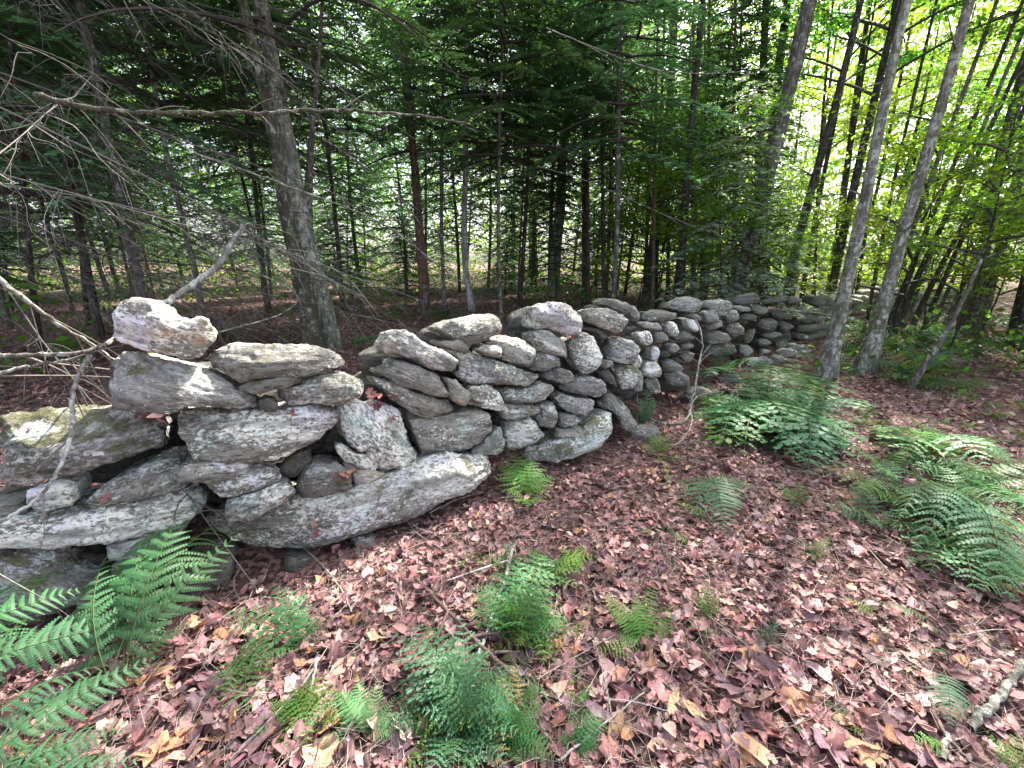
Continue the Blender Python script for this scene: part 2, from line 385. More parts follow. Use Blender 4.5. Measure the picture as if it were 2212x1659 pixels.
# (sheet, outline, options): outline of each stone's face; options th = thickness, sl = how far its top leans back
STONES = [
 ('A', [(905,125),(1040,108),(1150,115),(1270,150),(1370,190),(1400,230),(1450,290),(1540,295),(1620,262),(1700,290),(1790,430),(1700,560),(1620,650),(1540,645),(1400,605),(1100,525),(905,495),(835,440),(835,330),(850,220)],
  dict(th=.17, sl=.25, lichen=.75, tone=1.3, rust=.8, moss=0, mint=.3, label='pale tilted boulder with rusty stains capping the wall')),
 ('A', [(810,600),(960,590),(1200,620),(1500,670),(1700,730),(1900,850),(2090,960),(2180,1040),(2180,1075),(2120,1095),(1850,1070),(1500,1060),(1200,1080),(930,1060),(870,900),(830,740)],
  dict(th=.34, sl=.9, lichen=.62, moss=.35, mint=.5, tone=.95)),
 ('D', [(-320,-60),(0,-70),(150,-115),(500,-135),(900,-155),(1190,-155),(1240,-65),(1290,20),(1305,60),(1300,160),(1000,230),(780,310),(560,390),(300,450),(100,520),(0,545),(-320,610)],
  dict(th=.45, sl=1.1, lichen=.62, moss=.8, mint=.4, tone=.95, label='broad mossy slab')),
 ('B', [(50,590),(130,540),(300,510),(700,530),(950,535),(1180,570),(1240,630),(1245,680),(1130,720),(900,760),(700,780),(500,800),(350,830),(260,790),(120,740),(45,720)],
  dict(th=.34, sl=.8, lichen=.55, moss=.3, tone=.9)),
 ('B', [(300,885),(420,830),(600,790),(820,765),(860,800),(850,830),(740,860),(560,900),(450,925),(330,905)], dict(th=.2, lichen=.35, tone=.9)),
 ('B', [(640,910),(740,860),(900,800),(1050,760),(1200,750),(1320,790),(1395,850),(1380,920),(1340,970),(1100,1010),(900,1030),(750,1040),(690,1000),(640,960)], dict(th=.3, sl=.4, lichen=.55, moss=.3)),
 ('B', [(480,990),(540,945),(620,980),(660,1030),(620,1070),(540,1070)], dict(th=.15, lichen=.1, tone=.7, back=.04)),
 ('B', [(-270,1090),(0,1090),(400,1095),(600,1080),(900,1030),(1080,1020),(1100,1060),(1170,1065),(1205,1110),(1195,1180),(1090,1250),(980,1330),(740,1440),(640,1470),(460,1490),(0,1490),(-40,1495),(-130,1360),(-260,1250)],
  dict(th=.42, sl=.7, lichen=.68, moss=.25, mint=.35, label='long lens-shaped slab with white lichen')),
 ('B', [(1180,1060),(1230,1010),(1330,990),(1500,1040),(1580,1020),(1640,1020),(1700,1070),(1740,1180),(1800,1290),(1870,1430),(1860,1480),(1700,1570),(1550,1615),(1450,1560),(1400,1440),(1420,1400),(1340,1430),(1260,1380),(1210,1250),(1190,1130)],
  dict(th=.35, sl=.35, lichen=.82, mint=.8, tone=1.1)),
 ('C', [(50,1060),(250,1135),(520,1080),(600,1060),(760,1060),(860,1150),(860,1180),(800,1260),(700,1340),(620,1390),(430,1430),(290,1465),(215,1440),(170,1330),(120,1200)],
  dict(th=.35, sl=.3, lichen=.45, mint=.75, tone=1.15)),
 ('E', [(-100,1130),(-60,1010),(100,965),(240,945),(330,915),(560,835),(700,745),(820,695),(1000,695),(1200,635),(1290,605),(1320,540),(1540,515),(1700,475),(1870,372),(2100,320),(2260,350),(2400,345),(2520,330),(2560,350),(2540,430),(2212,680),(2000,740),(1850,850),(1500,1000),(1280,1050),(1000,1130),(700,1190),(400,1200),(200,1180),(0,1150)],
  dict(th=.45, sl=.35, lichen=.7, moss=.4, mint=.6, label='very long foundation slab')),
 ('C', [(1040,1490),(1070,1390),(1200,1365),(1450,1300),(1560,1250),(1560,1190),(1700,1105),(1830,1115),(1840,1160),(1800,1270),(1700,1370),(1550,1410),(1480,1450),(1300,1500),(1180,1520),(1080,1520)],
  dict(th=.4, sl=.5, lichen=.72, mint=1.0, moss=.55, tone=1.1)),
 ('D', [(1375,385),(1560,290),(1700,255),(2050,250),(2150,290),(2060,350),(1900,400),(1830,432),(1600,432),(1410,425)], dict(th=.35, sl=.8, lichen=.68)),
 ('E', [(40,600),(100,575),(170,560),(300,480),(450,420),(620,430),(660,480),(690,520),(640,590),(450,650),(230,720),(150,715),(60,660)], dict(th=.3, sl=.5, lichen=.65, mint=.5)),
 ('E', [(205,740),(350,680),(500,640),(590,600),(680,575),(750,600),(820,680),(740,730),(620,760),(540,830),(460,880),(330,920),(240,920),(205,880)], dict(th=.3, sl=.5, lichen=.58, mint=.3, moss=.3)),
 ('E', [(840,520),(880,460),(1000,410),(1150,400),(1290,470),(1300,520),(1290,600),(1200,630),(1000,685),(850,690),(800,640)], dict(th=.3, sl=.4, lichen=.5, moss=.45, tone=.85)),
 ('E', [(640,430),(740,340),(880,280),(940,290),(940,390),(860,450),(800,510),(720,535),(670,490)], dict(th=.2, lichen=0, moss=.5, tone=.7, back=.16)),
 ('E', [(460,390),(600,380),(740,340),(680,390),(600,415),(480,405)], dict(th=.2, lichen=.1, moss=.6, back=.05)),
 ('E', [(1160,400),(1290,390),(1330,430),(1300,480),(1240,465)], dict(th=.15, lichen=0, moss=.6, tone=.8, back=.05)),
 ('E', [(1140,250),(1220,270),(1300,330),(1420,330),(1470,380),(1500,470),(1420,485),(1340,440),(1200,380),(1150,320)], dict(th=.2, lichen=.8, back=.03)),
 ('E', [(1330,460),(1450,450),(1560,500),(1540,515),(1300,565),(1290,500)], dict(th=.2, lichen=.6, rust=.4, back=.02)),
 ('D', [(140,520),(300,470),(480,430),(570,440),(610,520),(615,590),(580,630),(400,680),(220,700),(180,600)], dict(th=.25, lichen=.85, mint=.5, tone=1.1)),
 ('D', [(620,660),(740,520),(850,440),(1000,380),(1200,300),(1400,275),(1500,330),(1480,420),(1530,490),(1300,545),(1050,580),(800,640),(640,690)], dict(th=.4, sl=1.2, lichen=.6, mint=.9, moss=.3, back=.03)),
 ('D', [(-320,770),(0,750),(250,740),(420,720),(650,690),(850,620),(1050,575),(1300,545),(1520,495),(1620,480),(1675,560),(1640,640),(1560,750),(1480,810),(1380,850),(1100,920),(880,950),(600,1000),(380,1050),(200,1010),(0,1015),(-320,1000)],
  dict(th=.45, sl=.5, lichen=.9, mint=.3, tone=1.15, label='bright white lichened slab')),
 ('D', [(-300,620),(0,600),(160,560),(200,640),(190,700),(0,740),(-300,750)], dict(th=.3, lichen=.4, mint=.8, back=.03)),
 ('D', [(-320,1090),(0,1095),(80,1040),(180,1010),(300,1040),(450,1060),(600,1130),(760,1220),(900,1330),(820,1400),(650,1460),(400,1540),(0,1640),(-320,1640)],
  dict(th=.4, sl=.6, lichen=.55, mint=.9, moss=.5, tone=.85, label='rounded greenish boulder')),
 ('D', [(835,980),(900,950),(1100,920),(1350,860),(1480,880),(1400,1000),(1250,1060),(1060,1080),(920,1075),(850,1030)], dict(th=.3, lichen=.75, mint=.8)),
 ('D', [(880,1150),(940,1100),(1060,1080),(1200,1090),(1260,1240),(1080,1330),(990,1310),(920,1240)], dict(th=.2, lichen=0, tone=1.3, moss=.1, back=.05, rust=.3)),
 ('D', [(1460,1110),(1640,1060),(1900,1060),(1910,1200),(1900,1390),(1600,1400),(1480,1340)], dict(th=.3, lichen=.2, moss=.5, tone=.7, back=.06)),
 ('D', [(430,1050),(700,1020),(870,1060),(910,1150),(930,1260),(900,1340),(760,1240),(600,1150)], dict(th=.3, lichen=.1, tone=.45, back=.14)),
 ('D', [(1560,480),(1640,470),(1700,560),(1660,680),(1590,740),(1560,640)], dict(th=.2, lichen=.3, mint=.9, back=.08)),
 ('E', [(720,1220),(960,1180),(990,1300),(860,1340),(700,1310)], dict(th=.2, lichen=.2, tone=.7, moss=.3, back=.03)),
 ('E', [(1270,1060),(1480,1010),(1510,1110),(1380,1170)], dict(th=.2, lichen=.4, tone=.9)),
 ('C', [(-119,500),(-70,460),(-60,400),(0,375),(90,370),(150,400),(250,480),(350,560),(480,620),(520,640),(500,760),(440,740),(330,715),(250,690),(150,640),(60,620),(0,600),(-80,590)], dict(th=.35, sl=.5, lichen=.5, tone=1.15, rust=.25)),
 ('B', [(1620,620),(1700,650),(1850,690),(2000,760),(2060,850),(2100,930),(2090,960),(1980,950),(1850,900),(1700,860),(1560,790),(1480,750),(1560,730),(1640,700)], dict(th=.3, sl=.5, lichen=.35, tone=.95)),
 ('B', [(1440,770),(1560,800),(1700,870),(1900,950),(2080,980),(2185,1080),(2100,1110),(1920,1135),(1800,1100),(1720,1040),(1640,950),(1500,860)], dict(th=.3, sl=.6, lichen=.4, tone=1.1)),
 ('C', [(370,770),(480,790),(560,880),(620,930),(570,1030),(540,1030),(450,980),(420,900)], dict(th=.2, lichen=.2, rust=1.6, tone=1.3)),
 ('C', [(590,860),(800,850),(850,920),(910,1040),(890,1070),(780,1060),(640,1020),(575,1010),(570,920)], dict(th=.3, lichen=.8, tone=1.1)),
 ('C', [(350,500),(480,530),(640,580),(820,640),(1000,710),(1180,750),(1215,780),(1210,830),(1100,865),(1000,860),(800,840),(600,855),(540,820),(480,770),(520,640),(420,560)], dict(th=.35, sl=.5, lichen=.6)),
 ('C', [(340,480),(500,470),(620,540),(560,580),(400,540)], dict(th=.3, lichen=.3, tone=.9, back=.05)),
 ('C', [(360,360),(480,310),(650,280),(790,250),(850,260),(890,310),(895,390),(830,430),(740,470),(690,510),(620,530),(560,520),(500,480),(440,430),(370,400)], dict(th=.4, sl=.8, lichen=.5, label='squarish grey capstone with dark speckles')),
 ('C', [(730,490),(820,440),(900,420),(1010,450),(1130,510),(1150,570),(1130,640),(1060,710),(980,670),(870,630),(870,560),(800,520)], dict(th=.35, sl=.4, lichen=.62)),
 ('C', [(640,550),(710,510),(800,520),(865,555),(860,610),(800,615),(720,590)], dict(th=.2, lichen=.65)),
 ('C', [(1100,420),(1180,390),(1280,400),(1360,460),(1420,530),(1450,610),(1390,610),(1280,590),(1160,560),(1140,500)], dict(th=.35, sl=.4, lichen=.7, tone=1.1)),
 ('C', [(1115,190),(1200,180),(1290,155),(1400,165),(1480,200),(1540,250),(1590,320),(1560,390),(1480,440),(1420,460),(1340,410),(1240,380),(1130,380),(1110,330)], dict(th=.4, sl=.4, lichen=.68, label='rounded block capping the wall')),
 ('C', [(1540,215),(1620,195),(1750,210),(1860,250),(1940,310),(1910,370),(1830,415),(1750,385),(1600,340),(1570,280)], dict(th=.4, sl=.6, lichen=.65, mint=.6)),
 ('C', [(1640,150),(1700,120),(1800,125),(1900,160),(1940,210),(1900,250),(1820,235),(1700,190)], dict(th=.35, sl=.6, lichen=.4, mint=.5, tone=.85)),
 ('C', [(1900,170),(1970,190),(2010,280),(1990,320),(1930,290),(1900,250)], dict(th=.3, lichen=.5, tone=.9)),
 ('C', [(1430,460),(1540,410),(1640,440),(1690,520),(1700,600),(1690,700),(1640,750),(1530,765),(1490,700),(1440,620),(1410,520)], dict(th=.4, sl=.3, lichen=.82, tone=1.1)),
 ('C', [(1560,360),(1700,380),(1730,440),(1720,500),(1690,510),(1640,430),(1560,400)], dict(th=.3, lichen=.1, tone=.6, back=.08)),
 ('C', [(1740,470),(1830,440),(1950,480),(2040,540),(1980,640),(1950,690),(1840,680),(1720,640),(1700,560)], dict(th=.4, sl=.3, lichen=.75, tone=1.1)),
 ('C', [(1720,640),(1780,650),(1770,700),(1700,720),(1690,690)], dict(th=.15, lichen=.5, rust=1)),
 ('C', [(1075,710),(1130,620),(1160,570),(1260,580),(1370,630),(1380,670),(1330,710),(1200,735),(1110,735)], dict(th=.3, sl=.3, lichen=.55)),
 ('C', [(1215,760),(1280,710),(1370,700),(1440,730),(1470,780),(1440,830),(1380,845),(1300,820),(1230,800)], dict(th=.3, sl=.3, lichen=.55, tone=.95)),
 ('C', [(1340,880),(1400,840),(1500,790),(1610,780),(1700,820),(1740,900),(1720,930),(1640,960),(1500,930),(1380,905)], dict(th=.35, sl=.4, lichen=.55, mint=.6)),
 ('C', [(840,890),(1000,885),(1140,860),(1210,830),(1310,840),(1330,870),(1320,930),(1260,970),(1120,1000),(1040,1015),(900,1010),(880,960)], dict(th=.3, sl=.3, lichen=.6, mint=.4)),
 ('C', [(860,1030),(950,1020),(1100,1010),(1180,1030),(1200,1080),(1140,1110),(1000,1140),(880,1145),(850,1080)], dict(th=.3, lichen=.65, mint=.6)),
 ('C', [(1130,1020),(1300,990),(1330,1040),(1320,1130),(1310,1200),(1240,1215),(1170,1190),(1140,1120),(1200,1080)], dict(th=.3, lichen=.6, mint=.8)),
 ('C', [(1280,940),(1350,920),(1480,960),(1620,970),(1640,1010),(1620,1060),(1540,1110),(1400,1080),(1330,1030)], dict(th=.3, sl=.3, lichen=.6, mint=.6)),
 ('C', [(1330,1090),(1480,1100),(1530,1140),(1480,1180),(1400,1195),(1325,1200)], dict(th=.3, lichen=.55)),
 ('C', [(880,1160),(1000,1150),(1100,1120),(1160,1190),(1250,1280),(1230,1310),(1120,1340),(1040,1370),(960,1410),(910,1390),(880,1300),(870,1220)], dict(th=.3, sl=.3, lichen=.8, mint=.9, tone=1.1)),
 ('C', [(830,1230),(860,1190),(880,1300),(870,1400),(820,1440),(700,1445),(640,1430),(600,1420),(700,1340),(790,1260)], dict(th=.3, lichen=.6, mint=.9)),
 ('C', [(1530,1160),(1600,1110),(1700,1090),(1810,1100),(1760,1150),(1640,1200),(1560,1205)], dict(th=.3, sl=.5, lichen=.65, mint=.9)),
 ('C', [(1300,1210),(1480,1200),(1560,1200),(1550,1260),(1400,1290),(1310,1300)], dict(th=.3, lichen=.6, mint=.4)),
 ('C', [(1640,1010),(1700,960),(1800,930),(1870,1000),(1930,1100),(1990,1200),(1980,1260),(1900,1230),(1840,1200),(1820,1110),(1740,1050)], dict(th=.35, sl=.2, lichen=.4, moss=.4, mint=.4)),
 ('C', [(1760,700),(1850,690),(2000,700),(2010,780),(2000,840),(1960,880),(1850,900),(1820,850),(1790,760)], dict(th=.35, sl=.2, lichen=.6, moss=.35, mint=.5)),
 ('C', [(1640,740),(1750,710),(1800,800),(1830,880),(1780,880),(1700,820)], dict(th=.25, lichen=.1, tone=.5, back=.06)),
 ('F', [(285,345),(330,300),(380,270),(450,245),(560,255),(600,290),(600,330),(570,370),(520,385),(440,370),(350,360)], dict(th=.4, sl=.9, lichen=.35, tone=.85)),
 ('F', [(600,300),(640,275),(760,270),(830,300),(850,330),(800,380),(740,405),(720,370),(640,350),(600,345)], dict(th=.4, sl=.4, lichen=.5, mint=.5)),
 ('F', [(80,370),(200,365),(300,370),(390,385),(400,420),(330,450),(200,450),(90,440)], dict(th=.4, sl=.5, lichen=.35, tone=.85)),
 ('F', [(240,455),(350,455),(390,540),(370,590),(310,570),(250,520)], dict(lichen=.8)),
 ('F', [(80,460),(230,458),(250,530),(140,525),(80,500)], dict(lichen=.4, tone=.9)),
 ('F', [(40,560),(110,530),(160,560),(180,640),(130,670),(70,620)], dict(lichen=.8, tone=1.1)),
 ('F', [(160,550),(260,540),(310,590),(300,620),(200,640),(170,600)], dict(lichen=.3, tone=.8)),
 ('F', [(330,590),(400,540),(500,560),(540,600),(500,620),(380,620)], dict(lichen=.25, tone=.8, moss=.4)),
 ('F', [(430,440),(490,425),(540,460),(560,520),(530,555),(480,520)], dict(lichen=.95, tone=1.2)),
 ('F', [(400,400),(480,380),(560,390),(590,430),(560,455),(480,422)], dict(lichen=.4)),
 ('F', [(580,370),(660,350),(720,380),(740,440),(680,470),(600,460)], dict(lichen=.45)),
 ('F', [(600,480),(740,440),(760,490),(700,520),(620,530)], dict(lichen=.4)),
 ('F', [(590,560),(700,530),(790,550),(840,610),(820,630),(760,645),(640,645),(600,610)], dict(lichen=.25, tone=.85)),
 ('F', [(750,410),(830,350),(880,370),(900,430),(860,460),(790,470)], dict(lichen=.45, mint=.4)),
 ('F', [(760,500),(880,460),(940,510),(930,570),(850,590),(790,560)], dict(lichen=.35, tone=.9)),
 ('F', [(820,330),(900,320),(980,340),(990,380),(900,380),(840,350)], dict(lichen=.4)),
 ('F', [(810,290),(880,240),(1010,210),(1090,270),(1060,310),(960,320),(860,315)], dict(lichen=.3, tone=.75)),
 ('F', [(980,330),(1050,310),(1120,330),(1140,380),(1060,410),(990,380)], dict(lichen=.3, tone=.8)),
 ('F', [(890,400),(1000,385),(1040,420),(1000,450),(900,440)], dict(lichen=.25, tone=.8)),
 ('F', [(1050,440),(1150,430),(1215,460),(1200,530),(1100,540),(1030,490)], dict(lichen=.25, tone=.8)),
 ('F', [(1060,560),(1150,540),(1240,550),(1260,580),(1150,600),(1080,590)], dict(lichen=.4, moss=.4)),
 ('F', [(1030,610),(1110,590),(1170,640),(1110,660),(1040,650)], dict(lichen=.5)),
 ('F', [(1080,275),(1200,240),(1290,230),(1290,290),(1200,305),(1100,310)], dict(lichen=.3, tone=.8)),
 ('F', [(1290,240),(1410,260),(1420,300),(1290,315)], dict(lichen=.3, tone=.8)),
 ('F', [(1350,330),(1450,330),(1480,420),(1370,470),(1340,400)], dict(lichen=.35, tone=.8)),
 ('F', [(1140,370),(1270,350),(1340,390),(1330,450),(1220,430),(1150,410)], dict(lichen=.3, tone=.8)),
 ('F', [(1210,445),(1300,455),(1350,500),(1280,545),(1220,515)], dict(lichen=.3, tone=.75)),
 ('F', [(140,780),(150,690),(210,660),(230,700),(215,770),(180,795)], dict(lichen=.95, mint=.8, tone=1.15)),
 ('F', [(80,840),(130,790),(220,800),(240,880),(180,930),(90,910)], dict(lichen=.9, tone=1.1)),
 ('F', [(-20,740),(40,715),(90,790),(70,850),(-10,850)], dict(lichen=.7)),
 ('F', [(290,650),(370,640),(400,690),(340,720),(280,700)], dict(lichen=.4)),
 ('F', [(390,640),(500,630),(515,670),(440,700),(400,680)], dict(lichen=.4, tone=.9)),
 ('F', [(240,790),(330,770),(430,820),(440,880),(300,865),(250,850)], dict(lichen=.3, tone=.8)),
 ('F', [(260,880),(400,875),(480,920),(500,1000),(400,1010),(290,980)], dict(lichen=.3, tone=.8)),
 ('F', [(90,940),(200,925),(240,1000),(230,1070),(140,1050)], dict(lichen=.5)),
 ('F', [(-20,880),(70,860),(90,930),(110,1040),(20,1050),(-10,960)], dict(lichen=.45)),
 ('F', [(380,730),(480,700),(530,740),(490,800),(430,795)], dict(lichen=.4, tone=.9)),
 ('F', [(930,560),(1000,510),(1030,530),(990,620),(940,650)], dict(lichen=.2, moss=.7, tone=1.1)),
 ('F', [(610,470),(640,640),(780,655),(840,640),(880,720),(700,760),(600,740)], dict(lichen=.3, tone=.7, back=.1)),
 ('F', [(1180,640),(1260,600),(1330,660),(1340,740),(1220,740)], dict(lichen=.4, moss=.5)),
 ('F', [(880,640),(960,650),(1020,700),(960,750),(880,720)], dict(lichen=.5, moss=.3)),
 ('F', [(1060,690),(1130,680),(1180,740),(1130,790),(1040,760)], dict(lichen=.7, rust=.3, tone=1.2)),
 ('C', [(2020,700),(2100,655),(2180,680),(2190,780),(2100,800),(2030,780)], dict(lichen=.7)),
]
BOFF = 0.12       # batter: how far the face leans back per metre of height
def face_hit(px, py):
    d = ray(px, py); d = d / d[1]
    lo, hi = 0.4, 25.0
    def f(y):
        P = CAMP + d * y
        return path_sd(P[0], P[1])[0] - BOFF * P[2]
    for _ in range(40):
        mid = (lo + hi) / 2
        if f(mid) < 0: lo = mid
        else: hi = mid
    return CAMP + d * lo
def path_normal(P):
    e = .05
    g = np.array([path_sd(P[0] + e, P[1])[0] - path_sd(P[0] - e, P[1])[0], path_sd(P[0], P[1] + e)[0] - path_sd(P[0], P[1] - e)[0], 0])
    return g / (np.linalg.norm(g) + 1e-9)

def stone_mesh(out2, th, vox, seed, sl, rough=1.0):
    """closed rock from a 2D outline (x, z) with thickness th in +y; returns a mesh"""
    n = len(out2)
    bm = bmesh.new()
    fr = [bm.verts.new((x, 0, z)) for x, z in out2]
    c = out2.mean(0)
    bk = [bm.verts.new((c[0] + (x - c[0]) * .9, th, c[1] + (z - c[1]) * .86)) for x, z in out2]
    bm.faces.new(fr); bm.faces.new(bk[::-1])
    for i in range(n):
        j = (i + 1) % n
        bm.faces.new((fr[j], fr[i], bk[i], bk[j]))
    bmesh.ops.recalc_face_normals(bm, faces=bm.faces)
    bmesh.ops.triangulate(bm, faces=bm.faces)
    me = bpy.data.meshes.new('tmp'); bm.to_mesh(me); bm.free()
    o = bpy.data.objects.new('tmp', me); COL.objects.link(o)
    m = o.modifiers.new('r', 'REMESH'); m.mode = 'VOXEL'; m.voxel_size = vox; m.adaptivity = 0
    s = o.modifiers.new('s', 'SMOOTH'); s.factor = .2; s.iterations = 1
    dg = bpy.context.evaluated_depsgraph_get()
    me2 = bpy.data.meshes.new_from_object(o.evaluated_get(dg))
    bpy.data.objects.remove(o); bpy.data.meshes.remove(me)
    nv = len(me2.vertices)
    V = np.empty(nv * 3); me2.vertices.foreach_get('co', V); V = V.reshape(-1, 3)
    w = out2[:, 0].max() - out2[:, 0].min(); h = out2[:, 1].max() - out2[:, 1].min()
    rr = np.random.default_rng(seed)
    # distance to outline
    a = out2; b = np.roll(out2, -1, 0); Q = V[:, [0, 2]]
    dmin = np.full(nv, 9.)
    for p, q in zip(a, b):
        e = q - p; t = np.clip(((Q - p) @ e) / (e @ e + 1e-12), 0, 1)
        dmin = np.minimum(dmin, np.hypot(*(Q - p - t[:, None] * e).T))
    front = np.clip(1 - V[:, 1] / (th * .8), 0, 1)
    Rb = min(h, w) * .075
    edge = np.clip(1 - dmin / Rb, 0, 1)
    dep = Rb * .6 * edge ** 1.5
    xb = np.linspace(out2[:, 0].min() + 1e-4, out2[:, 0].max() - 1e-4, 60); lo_, hi_ = np.full(60, 9.), np.full(60, -9.)
    for p, q in zip(a, b):
        if abs(q[0] - p[0]) < 1e-9: continue
        t = (xb - p[0]) / (q[0] - p[0]); m_ = (t >= 0) & (t <= 1); zz = p[1] + t * (q[1] - p[1])
        lo_[m_] = np.minimum(lo_[m_], zz[m_]); hi_[m_] = np.maximum(hi_[m_], zz[m_])
    zlo = np.interp(V[:, 0], xb, lo_); zhi = np.interp(V[:, 0], xb, hi_); lh = np.maximum(zhi - zlo, .02)
    zc = (V[:, 2] - zlo) / lh + .10 * pn(V, 5, seed % 30)
    ridge = rr.uniform(.42, .68)
    dep = dep + np.clip(zc - ridge, 0, 1) * lh * sl * 2.2         # worn top leans back behind a ridge
    dep = dep + np.clip(.22 - zc, 0, 1) * lh * .35                # slight undercut
    size = math.sqrt(w * h)
    for k in range(6):                                            # split facets
        ang = rr.uniform(0, 2 * math.pi); tilt = rr.uniform(.05, .34)
        pos = (Q - c) @ np.array([math.cos(ang), math.sin(ang)]) / size
        dep = np.maximum(dep, (pos - rr.uniform(.05, .35)) * tilt * size + dep * .7)
    V[:, 1] += dep * front
    # knock corners off with real planes so that edges stay crisp
    c3 = np.array([c[0], th * .45, c[1]])
    for k in range(9):
        nrm_ = rr.normal(size=3) * [1, .9, 1.1]; nrm_ /= np.linalg.norm(nrm_)
        if nrm_[1] > -.4: nrm_[1] = -abs(nrm_[1]) - .5; nrm_ /= np.linalg.norm(nrm_)
        q = (V - c3) @ nrm_; lim = np.quantile(q, rr.uniform(.965, .99)); over = np.clip(q - lim, 0, None)
        V = V - nrm_ * over[:, None] * .8
    S = V + rr.uniform(-20, 20, 3)
    lay = S * [1.0, 1.0, 1]
    per = .035 + .03 * rr.random()
    s1 = S[:, 2] / per + 1.3 * pn(lay, 2.2, seed % 50) + .5 * pn(lay, 9, seed % 41)
    fr_ = s1 - np.floor(s1)
    kk = np.floor(s1); lvl = np.sin(kk * 12.9898 + seed) * 43758.5453; lvl = lvl - np.floor(lvl)        # each bed stands a little proud or back
    groove = np.clip(1 - np.abs(fr_ - .5) * 2 / 1.0, 0, 1) ** .35 - 1
    amp = np.clip(pn(S * [.6, .6, 1], 3, 3) * 1.6 + .55, 0, 1.1)
    side_ = np.clip(1.2 - np.abs(V[:, 2] - c[1]) / h * .6, .4, 1)
    sc_ = min(1.0, size / .35)
    disp = ((lvl - .5) * .020 + groove * .010) * amp * side_ * rough * sc_ + .020 * sc_ * np.round(pn(S, 4.5, 9) * 3.2) / 3.2 * rough + .004 * pn(S, 6, 19) + .0075 * pn(S, 15, 11) * rough + .0065 * pn(S, 38, 12) * rough
    me2.vertices.foreach_set('co', V.ravel()); me2.update()
    N = np.empty(nv * 3); me2.vertices.foreach_get('normal', N); N = N.reshape(-1, 3)
    V = V + N * disp[:, None]
    me2.vertices.foreach_set('co', V.ravel())
    me2.polygons.foreach_set('use_smooth', np.ones(len(me2.polygons), bool))
    me2.materials.clear(); me2.materials.append(M['stone']); me2.update()
    me2.name = 'stone'
    return me2

wall = thing('dry_stone_wall', 'long dry stone wall of lichened grey slabs running from left foreground back to the right', 'stone wall', (-1.6, 2.2, 0))
WLOC = Vector(wall.location)
def set_look(o, d, seed):
    r = random.Random(seed)
    o['lichen'] = float(d.get('lichen', .5)) ; o['moss'] = float(d.get('moss', .15 + .15 * r.random()))
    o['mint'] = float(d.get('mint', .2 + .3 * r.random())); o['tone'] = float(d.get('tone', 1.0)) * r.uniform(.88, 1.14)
    o['rust'] = float(d.get('rust', 0.0))
placed = []
def add_stone(P3, c3, nrm, d, seed, vox):
    """P3: outline points lying on the plane through c3 with horizontal normal nrm (pointing into the wall)"""
    ex = np.cross(nrm, [0, 0, 1]); ex = ex / np.linalg.norm(ex)
    ez = np.cross(ex, nrm); 
    if ez[2] < 0: ez = -ez; ex = -ex
    L = np.stack([(P3 - c3) @ ex, (P3 - c3) @ ez], 1)
    # principal direction so that the stone's grain follows its length
    cv = np.cov(L.T); ev, evec = np.linalg.eigh(cv); v = evec[:, 1]
    ang = math.atan2(v[1], v[0])
    if ang > math.pi / 2: ang -= math.pi
    if ang < -math.pi / 2: ang += math.pi
    if ev[1] < ev[0] * 1.5: ang *= .3
    ca, sa = math.cos(ang), math.sin(ang)
    X = ex * ca + ez * sa; Z = -ex * sa + ez * ca
    L = np.stack([(P3 - c3) @ X, (P3 - c3) @ Z], 1)
    Yv = np.cross(Z, X)
    if Yv @ nrm < 0: X = -X; L[:, 0] *= -1; Yv = np.cross(Z, X)
    me = stone_mesh(L, d.get('th', .3), vox, seed, d.get('sl', .25) * .5)
    o = bpy.data.objects.new('stone', me); COL.objects.link(o)
    m = Matrix(((X[0], Yv[0], Z[0], c3[0]), (X[1], Yv[1], Z[1], c3[1]), (X[2], Yv[2], Z[2], c3[2]), (0, 0, 0, 1)))
    o.parent = wall; o.matrix_basis = Matrix.Translation(-WLOC) @ m
    set_look(o, d, seed)
    if d.get('label'): o['label'] = d['label']
    return o
for si, (z, pts, d) in enumerate(STONES):
    px = np.array(zoomed(z, pts))
    cpx = px.mean(0)
    C = face_hit(*cpx)
    nw = path_normal(C); v = C - CAMP; v = v * [1, 1, 0]; v /= np.linalg.norm(v)
    graze = 1 - abs(nw @ v)
    k = np.clip(graze * 1.6, .12, .72)
    nrm = nw * (1 - k) + v * k; nrm = nrm / np.linalg.norm(nrm)
    nrm = nrm * math.cos(.11) + np.array([0, 0, -math.sin(.11)])    # planes lean back a little
    C = C + nrm * (d.get('back', 0) + (((si * 37) % 11) / 11 - .35) * .05 * min(1, C[1] / 3))
    P3 = []
    Q = np.concatenate([px, px[:1]])
    Q = np.concatenate([np.linspace(Q[i], Q[i + 1], 4)[:-1] for i in range(len(Q) - 1)])
    Q[1::3] += rng.normal(size=Q[1::3].shape) * 1.5; Q[2::3] += rng.normal(size=Q[2::3].shape) * 1.5
    for p in Q:
        r_ = ray(*p); t = ((C - CAMP) @ nrm) / (r_ @ nrm); P3.append(CAMP + r_ * t)
    P3 = np.array(P3)
    P3 = (P3 + np.roll(P3, 1, 0) * .05 + np.roll(P3, -1, 0) * .05) / 1.1
    cc = P3.mean(0); P3 = cc + (P3 - cc) * .995
    dist = C[1]
    if z == 'F' and not d.get('back'): d['tone'] = d.get('tone', 1.0) * 1.3
    ext = np.linalg.norm(P3.max(0) - P3.min(0))
    vox = np.clip(dist * .0044, .0095, .05)
    vox = min(vox, ext / 9)
    add_stone(P3, cc, nrm, d, 100 + si, vox)
    placed.append((cc, ext, P3[:, 2].max() - P3[:, 2].min(), nrm, P3[:, 2].max()))

